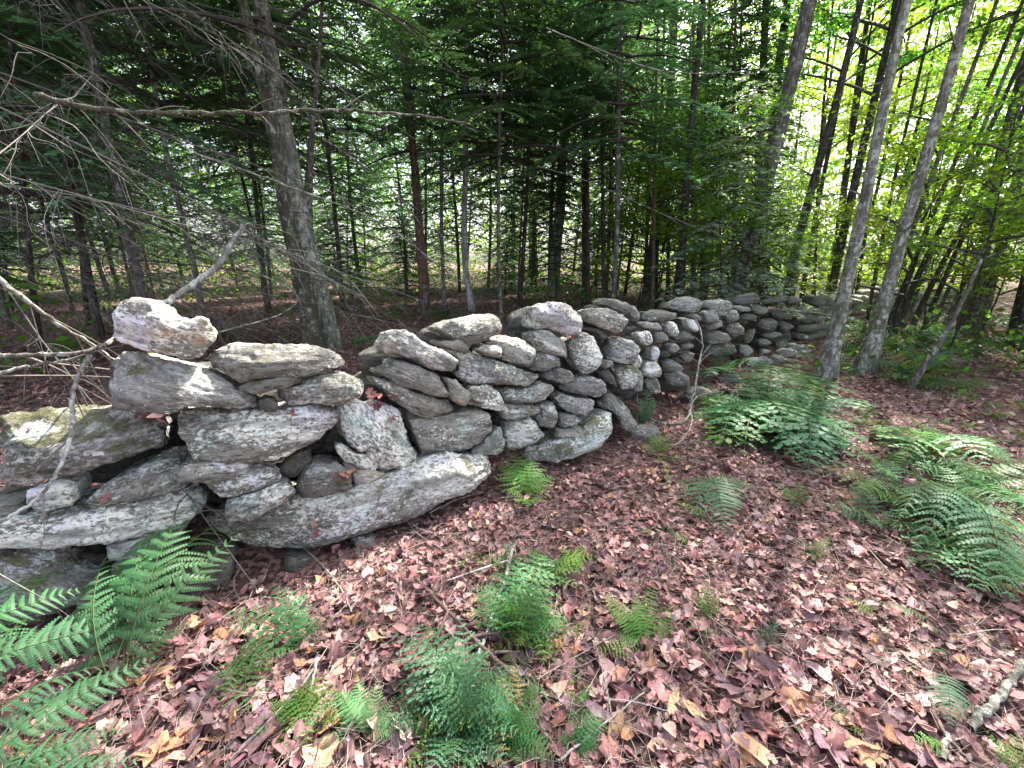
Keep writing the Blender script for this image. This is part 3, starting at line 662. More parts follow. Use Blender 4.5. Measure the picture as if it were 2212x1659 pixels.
# stones of the core behind the face, seen only through the gaps
def blob_outline(w, h, r, n=14):
    out = []
    for i in range(n):
        a = 2 * math.pi * i / n
        q = 1 / (abs(math.cos(a)) ** 3 + abs(math.sin(a)) ** 3) ** (1 / 3)
        q *= r.uniform(.84, 1.08)
        out.append((math.cos(a) * w / 2 * q, math.sin(a) * h / 2 * q))
    return np.array(out)
def free_stone(c3, nrm, w, h, d, seed, vox, roll=0.0):
    r = random.Random(seed)
    L = blob_outline(w, h, r)
    ex = np.cross(nrm, [0, 0, 1]); ex /= np.linalg.norm(ex); ez = np.array([0, 0, 1.])
    ca, sa = math.cos(roll), math.sin(roll)
    P3 = c3 + (L[:, :1] * ca - L[:, 1:] * sa) * ex + (L[:, :1] * sa + L[:, 1:] * ca) * ez
    return add_stone(P3, c3, nrm, d, seed, vox)
for i, (cc, ext, hh, nrm, zt) in enumerate(list(placed)):
    nh = nrm * [1, 1, 0]; nh /= np.linalg.norm(nh)
    h = max(.16, min(hh * 1.15, .4)); 
    c = cc + nh * (.36 + .05 * (i % 3)); c[2] = min(cc[2] - .03, zt - h / 2 - .07 - max(0, CAM_H - zt) / cc[1] * .4)
    ext = min(ext, .75) * .82
    if i in (0, 3, 39, 43): continue
    if c[2] < .05: c[2] = .08
    free_stone(c, nh, max(.25, ext * 1.15), h, dict(th=.3, lichen=.15, tone=.5, moss=.2), 1000 + i, max(.035, cc[1] * .008))  # low tone puts the shade inside the gaps into the stone colour
# the far stretch of the wall beyond the traced stones, course by course
S = np.concatenate([[0], np.cumsum(_L)])
def path_pt(s):
    k = min(np.searchsorted(S, s) - 1, len(_seg) - 1); k = max(k, 0)
    t = (s - S[k]) / _L[k]; d = _seg[k] / _L[k]
    return PATH[k] + _seg[k] * t, np.array([-d[1], d[0], 0])
s0 = None
for s in np.arange(0, S[-1], .05):
    p, _ = path_pt(s)
    if p[0] > 6.3: s0 = s; break
sd_ = 5000
for row in range(5):
    s = s0 - .3 + .15 * row
    while s < S[-1] - 1:
        far = (s - s0)
        w = R.uniform(.25, .6) * (1 + far * .05); h = .19
        p, n = path_pt(s + w / 2)
        top = .92 - .03 * far + .08 * math.sin(s * 1.7)
        z = .08 + row * .185
        if z < top:
            v = np.array([p[0], p[1], 0]); v /= np.linalg.norm(v)
            nn = n * .55 + v * .45; nn /= np.linalg.norm(nn)
            c = np.array([p[0], p[1], z + gh(p[0], p[1]) + R.uniform(-.03, .03)]) + n * (BOFF * z + R.uniform(-.05, .05))
            free_stone(c, nn, w * 1.05, h * R.uniform(.9, 1.25), dict(th=.4, lichen=R.uniform(.15, .6), tone=R.uniform(.95, 1.3), sl=.5), sd_, .05, R.uniform(-.15, .15))
            sd_ += 1
        s += w
        if far > 9: break
# tumbled stones at the foot of the wall, left foundation and rear side
for (x, y, w, h, tone) in [(-.75, 2.42, .3, .12, .8), (1.25, 3.75, .3, .14, .9), (2.2, 4.85, .35, .2, .8), (3.0, 5.75, .3, .2, .8),
                           (3.9, 6.6, .4, .22, 1.0), (4.7, 7.2, .35, .18, 1.1), (5.2, 7.7, .4, .2, .9), (4.3, 6.75, .3, .15, 1.1)]:
    c = np.array([x, y, gh(x, y) + h * .3]); v = np.array([x, y, 0]) / math.hypot(x, y)
    free_stone(c, v, w, h, dict(th=.22, lichen=.5, tone=tone, sl=.6), sd_, .03, R.uniform(-.3, .3)); sd_ += 1
# ------------------------------------------------------------------ dead leaves, needles and twigs on the forest floor
def leaf_poly(kind):
    """half outlines (x along the leaf 0..1, y half width) -> template verts and faces, midrib folded"""
    if kind == 'beech': H = [(.0, 0), (.15, .13), (.35, .24), (.6, .24), (.82, .13), (1, 0)]
    elif kind == 'oak': H = [(0, 0), (.12, .07), (.2, .2), (.3, .1), (.42, .28), (.52, .13), (.66, .3), (.74, .14), (.88, .16), (1, 0)]
    elif kind == 'maple': H = [(0, 0), (.04, .25), (.0, .42), (.2, .36), (.36, .56), (.5, .5), (.48, .26), (.72, .28), (.74, .14), (1, 0)]
    elif kind == 'curl': H = [(0, 0), (.2, .16), (.5, .24), (.8, .14), (1, 0)]
    elif kind == 'torn': H = [(0, .02), (.1, .26), (.3, .2), (.38, .34), (.6, .12), (.7, .0)]
    H = np.array(H); n = len(H)
    V = [(x, 0, 0) for x, y in H] + [(x, y, 0) for x, y in H[1:-1]] + [(x, -y, 0) for x, y in H[1:-1]]
    F = []
    for sgn, off in ((1, n), (-1, n + n - 2)):
        for i in range(n - 1):
            a, b = i, i + 1
            ea = None if i == 0 else off + i - 1
            eb = None if i == n - 2 else off + i
            q = [a, b] + ([eb] if eb is not None else []) + ([ea] if ea is not None else [])
            if sgn < 0: q = q[::-1]
            if len(q) == 3: F.append(q)
            else: F.append(q[:3]); F.append([q[0], q[2], q[3]])
    V = np.array(V, float); V[:, 0] -= .45
    return V, np.array(F)
def warp_leaf(V, rr, curl, fold):
    W = V.copy(); y = V[:, 1]; x = V[:, 0]
    W[:, 2] = fold * np.abs(y) + curl * (x ** 2) * 1.2 - .5 * curl * y ** 2 + rr.normal(size=len(V)) * .035 + .12 * curl * np.sin(x * 7 + rr.uniform(0, 6)) 
    W[:, 1] = y * (1 - .35 * abs(fold))
    return W
TEMPL = []
_rr = np.random.default_rng(5)
for kd in ['beech', 'beech', 'oak', 'maple', 'beech', 'curl', 'curl', 'torn', 'torn', 'curl']:
    V, F = leaf_poly(kd)
    for q in range(4):
        TEMPL.append((warp_leaf(V, _rr, _rr.uniform(-.5, .9), _rr.uniform(-.2, .7)), F))
PAL = np.array([(.27, .125, .11), (.20, .095, .09), (.36, .20, .175), (.46, .33, .29), (.15, .08, .08), (.32, .165, .155), (.40, .23, .12),
                (.20, .13, .14), (.30, .19, .17), (.11, .06, .058), (.52, .37, .28), (.24, .11, .11), (.17, .10, .10)])
def rot_mats(n, rr, tilt):
    az = rr.uniform(0, 2 * math.pi, n); ti = rr.normal(size=n) * tilt; tj = rr.normal(size=n) * tilt
    c, s = np.cos(az), np.sin(az); o = np.zeros(n); I = np.ones(n)
    Rz = np.stack([c, -s, o, s, c, o, o, o, I], 1).reshape(n, 3, 3)
    c, s = np.cos(ti), np.sin(ti); Rx = np.stack([I, o, o, o, c, -s, o, s, c], 1).reshape(n, 3, 3)
    c, s = np.cos(tj), np.sin(tj); Ry = np.stack([c, o, s, o, I, o, -s, o, c], 1).reshape(n, 3, 3)
    return Rz @ Rx @ Ry
def scatter(n, region, rr):
    """random ground points, denser near the camera: region(x, y) -> keep probability"""
    out = []
    while sum(map(len, out)) < n:
        m = 60000
        x = rr.uniform(-14, 22, m); y = rr.uniform(.3, 26, m)
        p = region(x, y); k = rr.uniform(0, 1, m) < p
        out.append(np.stack([x[k], y[k]], 1))
    return np.concatenate(out)[:n]
def dens(x, y):
    d = np.hypot(x, y); a = np.abs(np.arctan2(x, y))
    p = 1 / (1 + (d / 3.2) ** 2.2)
    sd = path_sd(x, y)
    p = p * np.where(a < 1.05, 1, .0) * np.where((sd > -.02) & (sd < .55), 0.12, 1)
    clump = pn(np.stack([x, y, x * 0], 1), 1.3, 21)
    return np.clip(p * (1 + .5 * clump), 0, 1)
def litter(name, n, rr, smin, smax, zlift, tilt, keep=None):
    P = scatter(n, dens, rr)
    Z = ground_h(P[:, 0], P[:, 1])
    Rm = rot_mats(n, rr, tilt); sc = smin + (smax - smin) * rr.uniform(0, 1, n) ** 1.7 * (1 + .35 * (np.hypot(P[:, 0], P[:, 1]) > 6))
    ti = rr.integers(0, len(TEMPL), n)
    ci = rr.choice(len(PAL), n, p=np.array([.12, .12, .09, .05, .12, .09, .03, .06, .06, .12, .03, .06, .05]))
    C = (PAL[ci] * [1.14, 1.06, 1.12] + [.02, .015, .017]) * rr.uniform(.7, 1.35, (n, 1)) * (1 + rr.normal(size=(n, 3)) * .04)
    acc = Acc()
    for t, (V, F) in enumerate(TEMPL):
        idx = np.where(ti == t)[0]
        if not len(idx): continue
        W = np.einsum('nij,kj->nki', Rm[idx], V) * sc[idx][:, None, None]
        zmin = W[..., 2].min(1)
        W[..., 0] += P[idx, 0][:, None]; W[..., 1] += P[idx, 1][:, None]
        W[..., 2] += (Z[idx] - zmin * .55 + rr.uniform(0, zlift, len(idx)))[:, None]
        nv = len(V); off = (np.arange(len(idx)) * nv)[:, None, None]
        acc.add(W.reshape(-1, 3), (F[None] + off).reshape(-1, 3), np.repeat(C[idx], nv, 0))
    return tag(acc.build(name, M['dead'], smooth=False), kind='stuff')
o = litter('leaf_litter', 60000, np.random.default_rng(11), .024, .09, .03, .36)
o['label'] = 'layer of small dead brown leaves covering the forest floor'; o['category'] = 'leaf litter'
# needles and bits of twig
def needle_litter(name, n, rr, l0, l1, r, cols, lift):
    P = scatter(n, dens, rr); Z = ground_h(P[:, 0], P[:, 1]) + rr.uniform(.004, lift, n)
    az = rr.uniform(0, 2 * math.pi, n); L = rr.uniform(l0, l1, n) / 2; el = rr.normal(size=n) * .18
    D = np.stack([np.cos(az) * np.cos(el), np.sin(az) * np.cos(el), np.sin(el)], 1) * L[:, None]
    B = np.stack([-np.sin(az), np.cos(az), az * 0], 1) * r; U = np.array([0, 0, r * 1.2])
    bend = rr.normal(size=(n, 3)) * L[:, None] * .22; bend[:, 2] = np.abs(bend[:, 2]) * .5
    Cc = np.column_stack([P, Z])
    V = np.stack([Cc - D - B, Cc - D + B, Cc - D + U, Cc + bend - B, Cc + bend + B, Cc + bend + U, Cc + D - B * .4, Cc + D + B * .4, Cc + D + U * .4], 1).reshape(-1, 3)
    f = np.array([(0, 3, 5, 2), (1, 2, 5, 4), (0, 1, 4, 3), (3, 6, 8, 5), (4, 5, 8, 7)])
    F = (f[None] + (np.arange(n) * 9)[:, None, None]).reshape(-1, 4)
    C = np.repeat(np.array(cols)[rr.integers(0, len(cols), n)] * rr.uniform(.7, 1.3, (n, 1)), 9, 0)
    return tag(build(name, V, F, M['twig'], col=C, smooth=False), kind='stuff')
o = needle_litter('twig_litter', 36000, np.random.default_rng(12), .03, .22, .0011, [(.20, .13, .12), (.34, .26, .22), (.12, .075, .07), (.45, .38, .33)], .05)
o['label'] = 'fine broken twigs and dry stalks strewn over the dead leaves'; o['category'] = 'twigs'
# the biggest dead leaves, one by one, in front of the camera
BIG = []
rr = np.random.default_rng(31)
spots = [(1040, 1335, .15, 'oak', (.50, .33, .24)), (1665, 1490, .085, 'beech', (.46, .23, .22)), (1700, 1478, .085, 'beech', (.46, .23, .22)), (1450, 1535, .11, 'beech', (.48, .33, .20)),
         (1500, 1560, .1, 'beech', (.42, .28, .15)), (1225, 1335, .09, 'beech', (.40, .14, .15)), (1105, 1410, .07, 'beech', (.34, .15, .15)), (870, 1590, .15, 'oak', (.50, .36, .29)),
         (700, 1640, .13, 'maple', (.55, .42, .25)), (880, 1450, .11, 'maple', (.34, .12, .12)), (820, 1395, .1, 'maple', (.50, .38, .26)), (1570, 1410, .08, 'maple', (.45, .18, .2)),
         (1760, 1560, .10, 'maple', (.44, .19, .19)), (1620, 1640, .12, 'beech', (.50, .36, .22)), (1330, 1585, .12, 'curl', (.40, .24, .14)), (1420, 1640, .12, 'curl', (.46, .30, .2)),
         (600, 1600, .16, 'curl', (.30, .15, .10)), (480, 1590, .14, 'maple', (.27, .17, .18)), (350, 1480, .13, 'curl', (.36, .22, .14)), (740, 1460, .13, 'curl', (.42, .26, .18)),
         (960, 1480, .12, 'beech', (.50, .32, .13)), (900, 1520, .1, 'beech', (.45, .27, .2)), (840, 1340, .1, 'maple', (.44, .33, .29)), (640, 1340, .09, 'beech', (.46, .30, .24)),
         (1310, 1310, .07, 'maple', (.4, .3, .27)), (1350, 1420, .09, 'beech', (.40, .27, .20)), (1380, 1470, .08, 'beech', (.36, .19, .18)), (520, 1380, .07, 'beech', (.55, .40, .35)),
         (560, 1215, .09, 'curl', (.38, .24, .16)), (560, 1270, .11, 'maple', (.50, .36, .31)), (760, 1240, .08, 'curl', (.44, .28, .16)), (2080, 1330, .09, 'curl', (.45, .3, .25)),
         (1950, 1290, .08, 'beech', (.4, .2, .2)), (1990, 1480, .1, 'oak', (.34, .18, .16)), (860, 820, .08, 'maple', (.34, .1, .12)), (1840, 1200, .11, 'maple', (.5, .36, .33)),
         (1760, 1250, .1, 'oak', (.46, .32, .29)), (1860, 1580, .12, 'oak', (.27, .13, .11)), (1320, 1640, .1, 'maple', (.4, .2, .18))]
for px, py, s_, kd, c in spots: BIG.append((*on_ground(px, py)[:2], s_, kd, c))
KND = ['beech', 'oak', 'maple', 'curl', 'beech', 'torn']
while len(BIG) < 298:
    px, py = rr.uniform(60, 2200), 1659 - abs(rr.normal()) * 260
    if py < 1080 or (px < 520 and py < 1300): continue
    p = on_ground(px, py)
    if path_sd(p[0], p[1])[0] > -.05: continue
    c = PAL[rr.choice([0, 2, 3, 5, 6, 8, 10, 11, 7])] * [1.1, 1.02, 1.12] * rr.uniform(.9, 1.25)
    BIG.append((p[0], p[1], rr.uniform(.075, .125), KND[rr.integers(0, 6)], c))
for i, (x, y, s_, kd, c) in enumerate(BIG):
    V, F = leaf_poly(kd)
    # one more row of points across each half for a curved blade
    W = warp_leaf(V, rr, rr.uniform(-.3, .8), rr.uniform(0, .6))
    W = W * s_
    Rm = rot_mats(1, rr, .28)[0]
    W = W @ Rm.T
    st = np.array([[-.62, 0, .02], [-.45, .008, 0], [-.45, -.008, 0]]) * s_ @ Rm.T     # leaf stalk
    Vv = np.concatenate([W, st]); Fv = np.concatenate([F, [[len(W), len(W) + 1, len(W) + 2]]])
    cc = np.array(c) * (.85 + .3 * rr.random((len(Vv), 1)))
    z = gh(x, y) + .022 - W[:, 2].min() * .6
    me = build('dead_leaf', Vv, Fv, M['dead'], col=cc, smooth=False, link=False)
    place('dead_leaf', me, floor, (x, y, z))

# ------------------------------------------------------------------ fallen sticks
def stick(name, pts, r0, r1, label, cat='stick', col=(.22, .17, .15), twigs=0, seed=0, mat=None, k=6, lift=.02, group=None):
    """pts: (px, py, height above ground)"""
    P = []
    for q in pts:
        px, py, up = q
        p = on_ground(px, py, up); p = np.array([p[0], p[1], gh(p[0], p[1]) + up + lift]); P.append(p)
    P = np.array(P); o3 = P[0].copy()
    P = smooth_path(P - o3, max(8, len(pts) * 6))
    rr_ = np.random.default_rng(seed + 77)
    P[1:-1] += rr_.normal(size=(len(P) - 2, 3)) * r0 * .35
    e = thing(name, label, cat, o3, group=group)
    V, F = tube(P, np.linspace(r0, r1, len(P)), k, .25, seed)
    C = np.array(col) * (.8 + .4 * rr_.random((len(V), 1)))
    build('stem', V, F, mat or M['twig'], e, col=C)
    for t in range(twigs):
        i = rr_.integers(2, len(P) - 2); d = P[i + 1] - P[i]; d /= np.linalg.norm(d)
        sd = np.cross(d, [0, 0, 1]) * rr_.choice([-1, 1]); L = rr_.uniform(.08, .3) * (1 if r0 > .004 else .5)
        Q = np.array([P[i], P[i] + (d * .5 + sd * .6) * L * .5 + [0, 0, L * .1], P[i] + (d * .8 + sd) * L + [0, 0, L * rr_.uniform(-.05, .25)]])
        V, F = tube(smooth_path(Q, 7), np.linspace(r1 * .8, r1 * .3, 7), 5)
        build('twig', V, F, mat or M['twig'], e, col=np.broadcast_to(np.array(col), (len(V), 3)))
    return e
WH = (.50, .49, .46); BR = (.16, .11, .10); GR = (.30, .27, .25)
stick('fallen_stick', [(1108, 1195, .06), (1085, 1290, .03), (1045, 1400, .03), (1020, 1500, .03), (1015, 1560, .02)], .009, .0085, 'white lichened stick lying through the middle fern clump', col=WH, twigs=1, seed=1, mat=M['b_white'])
stick('fallen_stick', [(895, 1255, .02), (985, 1350, .03), (1060, 1430, .04), (1150, 1505, .02)], .006, .010, 'dark brown stick crossing the white lichened one', col=BR, twigs=4, seed=2)
stick('fallen_stick', [(1205, 1655, .02), (1290, 1590, .03), (1390, 1510, .03)], .005, .003, 'thin grey forked twig at the bottom edge right of the middle ferns', col=GR, twigs=3, seed=3)
stick('fallen_stick', [(1160, 1480, .02), (1230, 1440, .03), (1330, 1380, .02)], .003, .002, 'slim pale twig just right of the dark crossing stick', col=(.36, .3, .27), twigs=1, seed=4)
stick('fallen_stick', [(500, 1655, .01), (570, 1590, .03), (660, 1500, .03), (720, 1390, .02)], .003, .002, 'long thin twig running up from the bottom left edge', col=GR, seed=5)
stick('fallen_stick', [(1010, 1240, .02), (960, 1200, .02), (900, 1160, .02), (870, 1120, .02)], .003, .002, 'small curved twig below the long foundation slab', col=GR, twigs=2, seed=6)
stick('fallen_stick', [(1480, 1300, .02), (1560, 1370, .02), (1660, 1440, .02), (1760, 1490, .02)], .0035, .002, 'straight thin stick slanting down right of the small pale ferns', col=GR, twigs=1, seed=7)
stick('fallen_stick', [(1500, 1090, .02), (1560, 1010, .02), (1520, 1120, .02)], .002, .002, 'short bent twig beside the dark fern', col=GR, seed=8)
stick('fallen_log', [(2205, 1440, .03), (2150, 1530, .03), (2085, 1590, .02)], .013, .016, 'thick pale stick at the lower right edge', 'log', col=WH, seed=9, mat=M['b_pale'])
stick('fallen_stick', [(2000, 1520, .02), (2035, 1600, .02), (2090, 1658, .02)], .008, .006, 'dark stick beside the bright bottom right fern', col=BR, seed=10)
stick('fallen_stick', [(2030, 1655, .02), (2040, 1600, .03)], .010, .009, 'short pale broken stick at the bottom right', col=WH, seed=11, mat=M['b_pale'])
stick('fallen_stick', [(1750, 1050, .02), (1790, 1150, .02), (1830, 1290, .02), (1850, 1370, .02)], .003, .002, 'long thin dark twig left of the right hand ferns', col=BR, twigs=3, seed=12)
stick('fallen_stick', [(1860, 1180, .02), (1960, 1290, .02), (2060, 1400, .02)], .003, .0015, 'long thin straight twig in front of the right hand ferns', col=GR, twigs=1, seed=13)
stick('fallen_stick', [(640, 1180, .02), (700, 1230, .02), (745, 1290, .02), (760, 1330, .02)], .003, .004, 'little forked twig under the left end of the long slab', col=GR, twigs=2, seed=14)
stick('fallen_stick', [(690, 1440, .02), (672, 1500, .03), (665, 1560, .02)], .007, .004, 'short twig crusted with white lichen left of the middle ferns', col=WH, seed=15, mat=M['b_white'])
stick('fallen_stick', [(395, 1420, .02), (480, 1350, .02), (560, 1290, .02), (690, 1330, .02)], .0025, .002, 'very thin pale twig right of the big left fern', col=GR, seed=16)
stick('fallen_stick', [(1500, 1490, .02), (1620, 1550, .02), (1740, 1640, .02)], .003, .002, 'thin twig slanting to the bottom edge between pale leaves', col=BR, twigs=2, seed=17)
# bent dead branches in front of the wall's middle
stick('fallen_branch', [(1380, 905, .02), (1480, 935, .06), (1498, 860, .25), (1505, 810, .45), (1520, 740, .75), (1500, 690, 1.0)], .013, .009, 'pale dead branch standing bent against the wall behind the ferns', 'branch', col=GR, twigs=5, seed=18, mat=M['b_pale'])
stick('fallen_branch', [(1390, 905, .02), (1440, 990, .02), (1498, 930, .08), (1490, 860, .2), (1560, 850, .1)], .007, .004, 'thin curved dead branch lying before the wall', 'branch', col=GR, twigs=5, seed=19)
stick('fallen_branch', [(1395, 700, .9), (1450, 740, .7), (1520, 800, .5), (1600, 850, .25), (1680, 900, .05)], .005, .004, 'thin straight dead branch leaning down from the wall top', 'branch', col=BR, twigs=3, seed=20)
stick('fallen_log', [(1560, 850, .05), (1640, 880, .06), (1720, 940, .04), (1780, 960, .02)], .04, .03, 'dark rotten log half hidden under the big fern clump', 'log', col=BR, seed=21, mat=M['b_dark'], k=8)
stick('fallen_log', [(1880, 940, .04), (1990, 965, .04), (2100, 985, .03)], .06, .05, 'dark rotten log lying in leaves behind the right hand ferns', 'log', col=BR, seed=22, mat=M['b_red'], k=8)
stick('fallen_stick', [(1375, 940, .02), (1378, 820, .35), (1340, 700, .8)], .003, .002, 'thin upright twig before the mint coloured end slab', col=GR, seed=23)
for i in range(26):
    p0 = (R.uniform(560, 2180), R.uniform(1100, 1640))
    a = R.uniform(-1.2, 1.2); L = R.uniform(60, 220)
    p1 = (p0[0] + L * math.cos(a), p0[1] + L * math.sin(a)); pm = ((p0[0] + p1[0]) / 2 + R.uniform(-15, 15), (p0[1] + p1[1]) / 2 + R.uniform(-15, 15))
    if p1[1] > 1655: continue
    stick('twig', [(*p0, .02), (*pm, .035), (*p1, .015)], R.uniform(.0015, .003), .001, 'thin bare twig lying loose on the dead leaves', 'twig', col=R.choice([BR, GR, WH]), twigs=R.choice([0, 1, 2]), seed=50 + i, group='thin twigs scattered on the leaf litter')
# stone peeping from the leaves at the right edge
# ------------------------------------------------------------------ ferns
def frond_mesh(seed, npairs=22, wid=.24, nl=9, arch=.16, fwd=.35, stalk=.14, droop=.25, lobe=.19, ragged=.06):
    """a frond from the origin to (1,0,0), arching up in z; pinnae carry toothed lobes"""
    rr = np.random.default_rng(seed); acc = Acc()
    def rp(t): return np.array([t, .03 * math.sin(t * 3 + seed), arch * 4 * t * (1 - t) * (1 - .25 * t)])
    base = np.array([.06, .16, .05]) 
    P = np.array([rp(t) for t in np.linspace(0, 1, 14)])
    V, F = tube(P, np.linspace(.007, .0015, 14), 4); acc.add(V, F, (.10, .14, .04))
    for i in range(npairs):
        t = stalk + (1 - stalk) * ((i + .4) / npairs) ** .95
        u = (t - stalk) / (1 - stalk)
        L = wid * (math.sin(math.pi * min(1, (u * .92 + .2)) ** 1.0) ** .9 if u < .35 else (1 - u) ** .8 * 1.22) 
        L = wid * min(1.0, .55 + 1.6 * u) * (1 - u ** 1.5) ** .95 + .006
        o0 = rp(t); T = rp(t + .01) - rp(t - .01); T /= np.linalg.norm(T)
        Nn = np.array([-T[2], 0, T[0]])
        for sgn in (1, -1):
            l = L * (1 + rr.normal() * ragged)
            f = fwd * (.4 + .9 * u) + rr.normal() * ragged
            D = np.array([0, sgn, 0]) * math.cos(f) + T * math.sin(f) + Nn * rr.normal() * .08; D /= np.linalg.norm(D)
            pl = np.cross(D, Nn * sgn); pl /= np.linalg.norm(pl)      # across the pinna
            n = max(4, int(nl * (.35 + .65 * L / wid)))
            s = np.linspace(0, 1, n + 1)
            c = o0 + D * l * s[:, None] - Nn * droop * l * (s ** 2)[:, None] + T * (.12 * l * s ** 2)[:, None]
            w = (1 - s[:-1]) ** .55 * lobe * l * .78 + .0025
            step = l / n
            # each lobe: base on the pinna's midrib, rounded tip swept forward
            for sd in (1, -1):
                a = c[:-1]; b = c[1:] - D * step * .12
                tip = (a + b) / 2 + pl * sd * w[:, None] + D * step * .35 - Nn * (.18 * w)[:, None]
                tip2 = tip + D * step * .42 - pl * sd * (w * .22)[:, None]
                tip1 = tip - D * step * .12 - pl * sd * (w * .12)[:, None]
                V = np.stack([a, b, tip2, tip1], 1).reshape(-1, 3)
                F = (np.arange(n) * 4)[:, None] + np.array([0, 1, 2, 3])[None]
                g = rr.uniform(.88, 1.12, (n, 1)); col = np.repeat(base * g * (1 + .25 * u), 4, 0)
                acc.add(V, F, col)
    V, F, C = acc.out()
    return build('frond', V, F, M['fern'], col=C, smooth=False, link=False)
def tinted(me, k):
    m2 = me.copy(); a = m2.color_attributes['tint']; c = np.empty(len(m2.vertices) * 4, np.float32); a.data.foreach_get('color', c)
    c = c.reshape(-1, 4); c[:, :3] *= np.array(k); a.data.foreach_set('color', c.ravel()); m2.name = 'frond'; return m2
FR = {'big': [frond_mesh(1, 15, .27, 14, .10, .3, lobe=.155, ragged=.1), frond_mesh(2, 13, .30, 14, .16, .35, lobe=.15, ragged=.1), frond_mesh(8, 14, .25, 13, .2, .4, lobe=.16, ragged=.12, droop=.4)],
      'mid': [frond_mesh(3, 12, .27, 6, .18, lobe=.19, ragged=.14), frond_mesh(4, 10, .26, 5, .12, lobe=.21, ragged=.16), frond_mesh(5, 12, .30, 6, .24, lobe=.18, ragged=.14)],
      'once': [frond_mesh(6, 13, .19, 3, .15, .2, lobe=.2, ragged=.14), frond_mesh(7, 14, .16, 3, .2, .15, lobe=.22, ragged=.14)],
      'sprig': [frond_mesh(9, 8, .30, 4, .2, .3, lobe=.24, ragged=.18), frond_mesh(10, 7, .28, 4, .3, .35, lobe=.26, ragged=.18)]}
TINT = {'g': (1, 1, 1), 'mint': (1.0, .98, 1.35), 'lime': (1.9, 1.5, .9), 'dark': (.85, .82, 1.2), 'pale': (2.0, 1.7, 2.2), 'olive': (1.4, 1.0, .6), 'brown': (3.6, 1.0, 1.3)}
_tc = {}
def fmesh(kind, tint, i):
    L = FR[kind]; me = L[i % len(L)]
    if tint == 'g': return me
    if (me.name, tint) not in _tc: _tc[(me.name, tint)] = tinted(me, TINT[tint])
    return _tc[(me.name, tint)]
def place_frond(e, B, T, me, roll=0.0, wide=1.0):
    B = np.array(B, float); T = np.array(T, float); X = T - B; L = np.linalg.norm(X); X /= L
    up = np.array([0, 0, 1.]); 
    if abs(X[2]) > .97: up = np.array([0, 1., 0])
    Y = np.cross(up, X); Y /= np.linalg.norm(Y); Z = np.cross(X, Y)
    c, s = math.cos(roll), math.sin(roll); Y2 = Y * c + Z * s; Z2 = -Y * s + Z * c
    o = bpy.data.objects.new('frond', me); COL.objects.link(o); o.parent = e
    Lo = B - np.array(e.location)
    m = Matrix(((X[0], Y2[0], Z2[0], Lo[0]), (X[1], Y2[1], Z2[1], Lo[1]), (X[2], Y2[2], Z2[2], Lo[2]), (0, 0, 0, 1)))
    o.matrix_basis = m @ Matrix.Diagonal((L, L * wide, L, 1))
    return o
def traced_fern(label, base, fronds, kind='mid', tint='g', group=None, wide=1.0, dup=0):
    """base: pixel of the rootstock; fronds: (start px,py,height | None, tip px,py,height[, roll])"""
    p = on_ground(*base); b = np.array([p[0], p[1], gh(p[0], p[1])])
    e = thing('fern', label, 'fern', b, group=group)
    for q in range(dup):
        fronds = fronds + [(f[0], f[1] + R.uniform(-48, 48), f[2] + R.uniform(-38, 38), max(.03, f[3] * R.uniform(.35, 1.1))) for f in fronds[:10]]
    for i, f in enumerate(fronds):
        s, tpx, tpy, th = f[0], f[1], f[2], f[3]
        if s is None: B = b + [R.uniform(-.02, .02), R.uniform(-.02, .02), 0]
        else:
            q = on_ground(s[0], s[1], s[2]); B = np.array([q[0], q[1], gh(q[0], q[1]) + s[2]])
        q = on_ground(tpx, tpy, th); T = np.array([q[0], q[1], gh(q[0], q[1]) + th])
        tt = f[5] if len(f) > 5 else tint
        place_frond(e, B, T, fmesh(kind, tt, i), f[4] if len(f) > 4 else R.uniform(-.25, .25), wide)
    return e
# big fern at the left edge, several long fronds
traced_fern('large mint green fern with long fronds rising before the wall at the lower left', (250, 1470),
            [((245, 1480, .1), 520, 1150, .42, .35), ((280, 1470, .1), 395, 1090, .5, .1), ((260, 1500, .05), 230, 1200, .35, -.3), ((270, 1480, .05), 420, 1330, .22, .3), ((300, 1440, .12), 330, 1130, .38, -.2, 'g')],
            'big', 'mint', wide=.62, dup=1)
traced_fern('wide fern at the left edge whose pinnae hang down like a comb', (-80, 1560),
            [((-130, 1480, .25), 300, 1340, .2, .55), ((-140, 1420, .3), 190, 1270, .3, .5, 'g'), ((-120, 1600, .1), 60, 1330, .4, .2, 'g')], 'big', 'mint', wide=.8, dup=1)
traced_fern('pale green fern filling the lower left corner', (-60, 1720),
            [((-80, 1690, .1), 340, 1420, .16, .4), ((-60, 1740, .05), 280, 1560, .12, .25), ((-40, 1780, .05), 330, 1640, .08, .2), ((-100, 1640, .1), 210, 1470, .15, .1, 'dark'), ((-60, 1800, .05), 120, 1560, .15, -.2)],
            'big', 'mint', wide=.68, dup=1)
traced_fern('green fern with short fronds right of the big left fern', (650, 1410), [(None, 590, 1262, .22), (None, 487, 1318, .16), (None, 705, 1355, .14), (None, 560, 1440, .05), (None, 640, 1290, .2)], 'mid', 'g', wide=1.15)
traced_fern('fern with two fronds hanging down left of the bottom middle', (540, 1420), [(None, 478, 1530, .05), (None, 535, 1570, .04), (None, 580, 1450, .1)], 'mid', 'g', wide=1.2)
traced_fern('low olive fern at the bottom below the hanging two frond fern', (640, 1500), [(None, 600, 1600, .03), (None, 690, 1590, .05), (None, 660, 1655, .02), (None, 735, 1560, .06)], 'mid', 'olive')
traced_fern('small pale mint fern left of the bottom middle clump', (800, 1600), [(None, 855, 1510, .1), (None, 760, 1520, .1), (None, 800, 1500, .12), (None, 840, 1560, .05)], 'big', 'pale', wide=.9, dup=2)
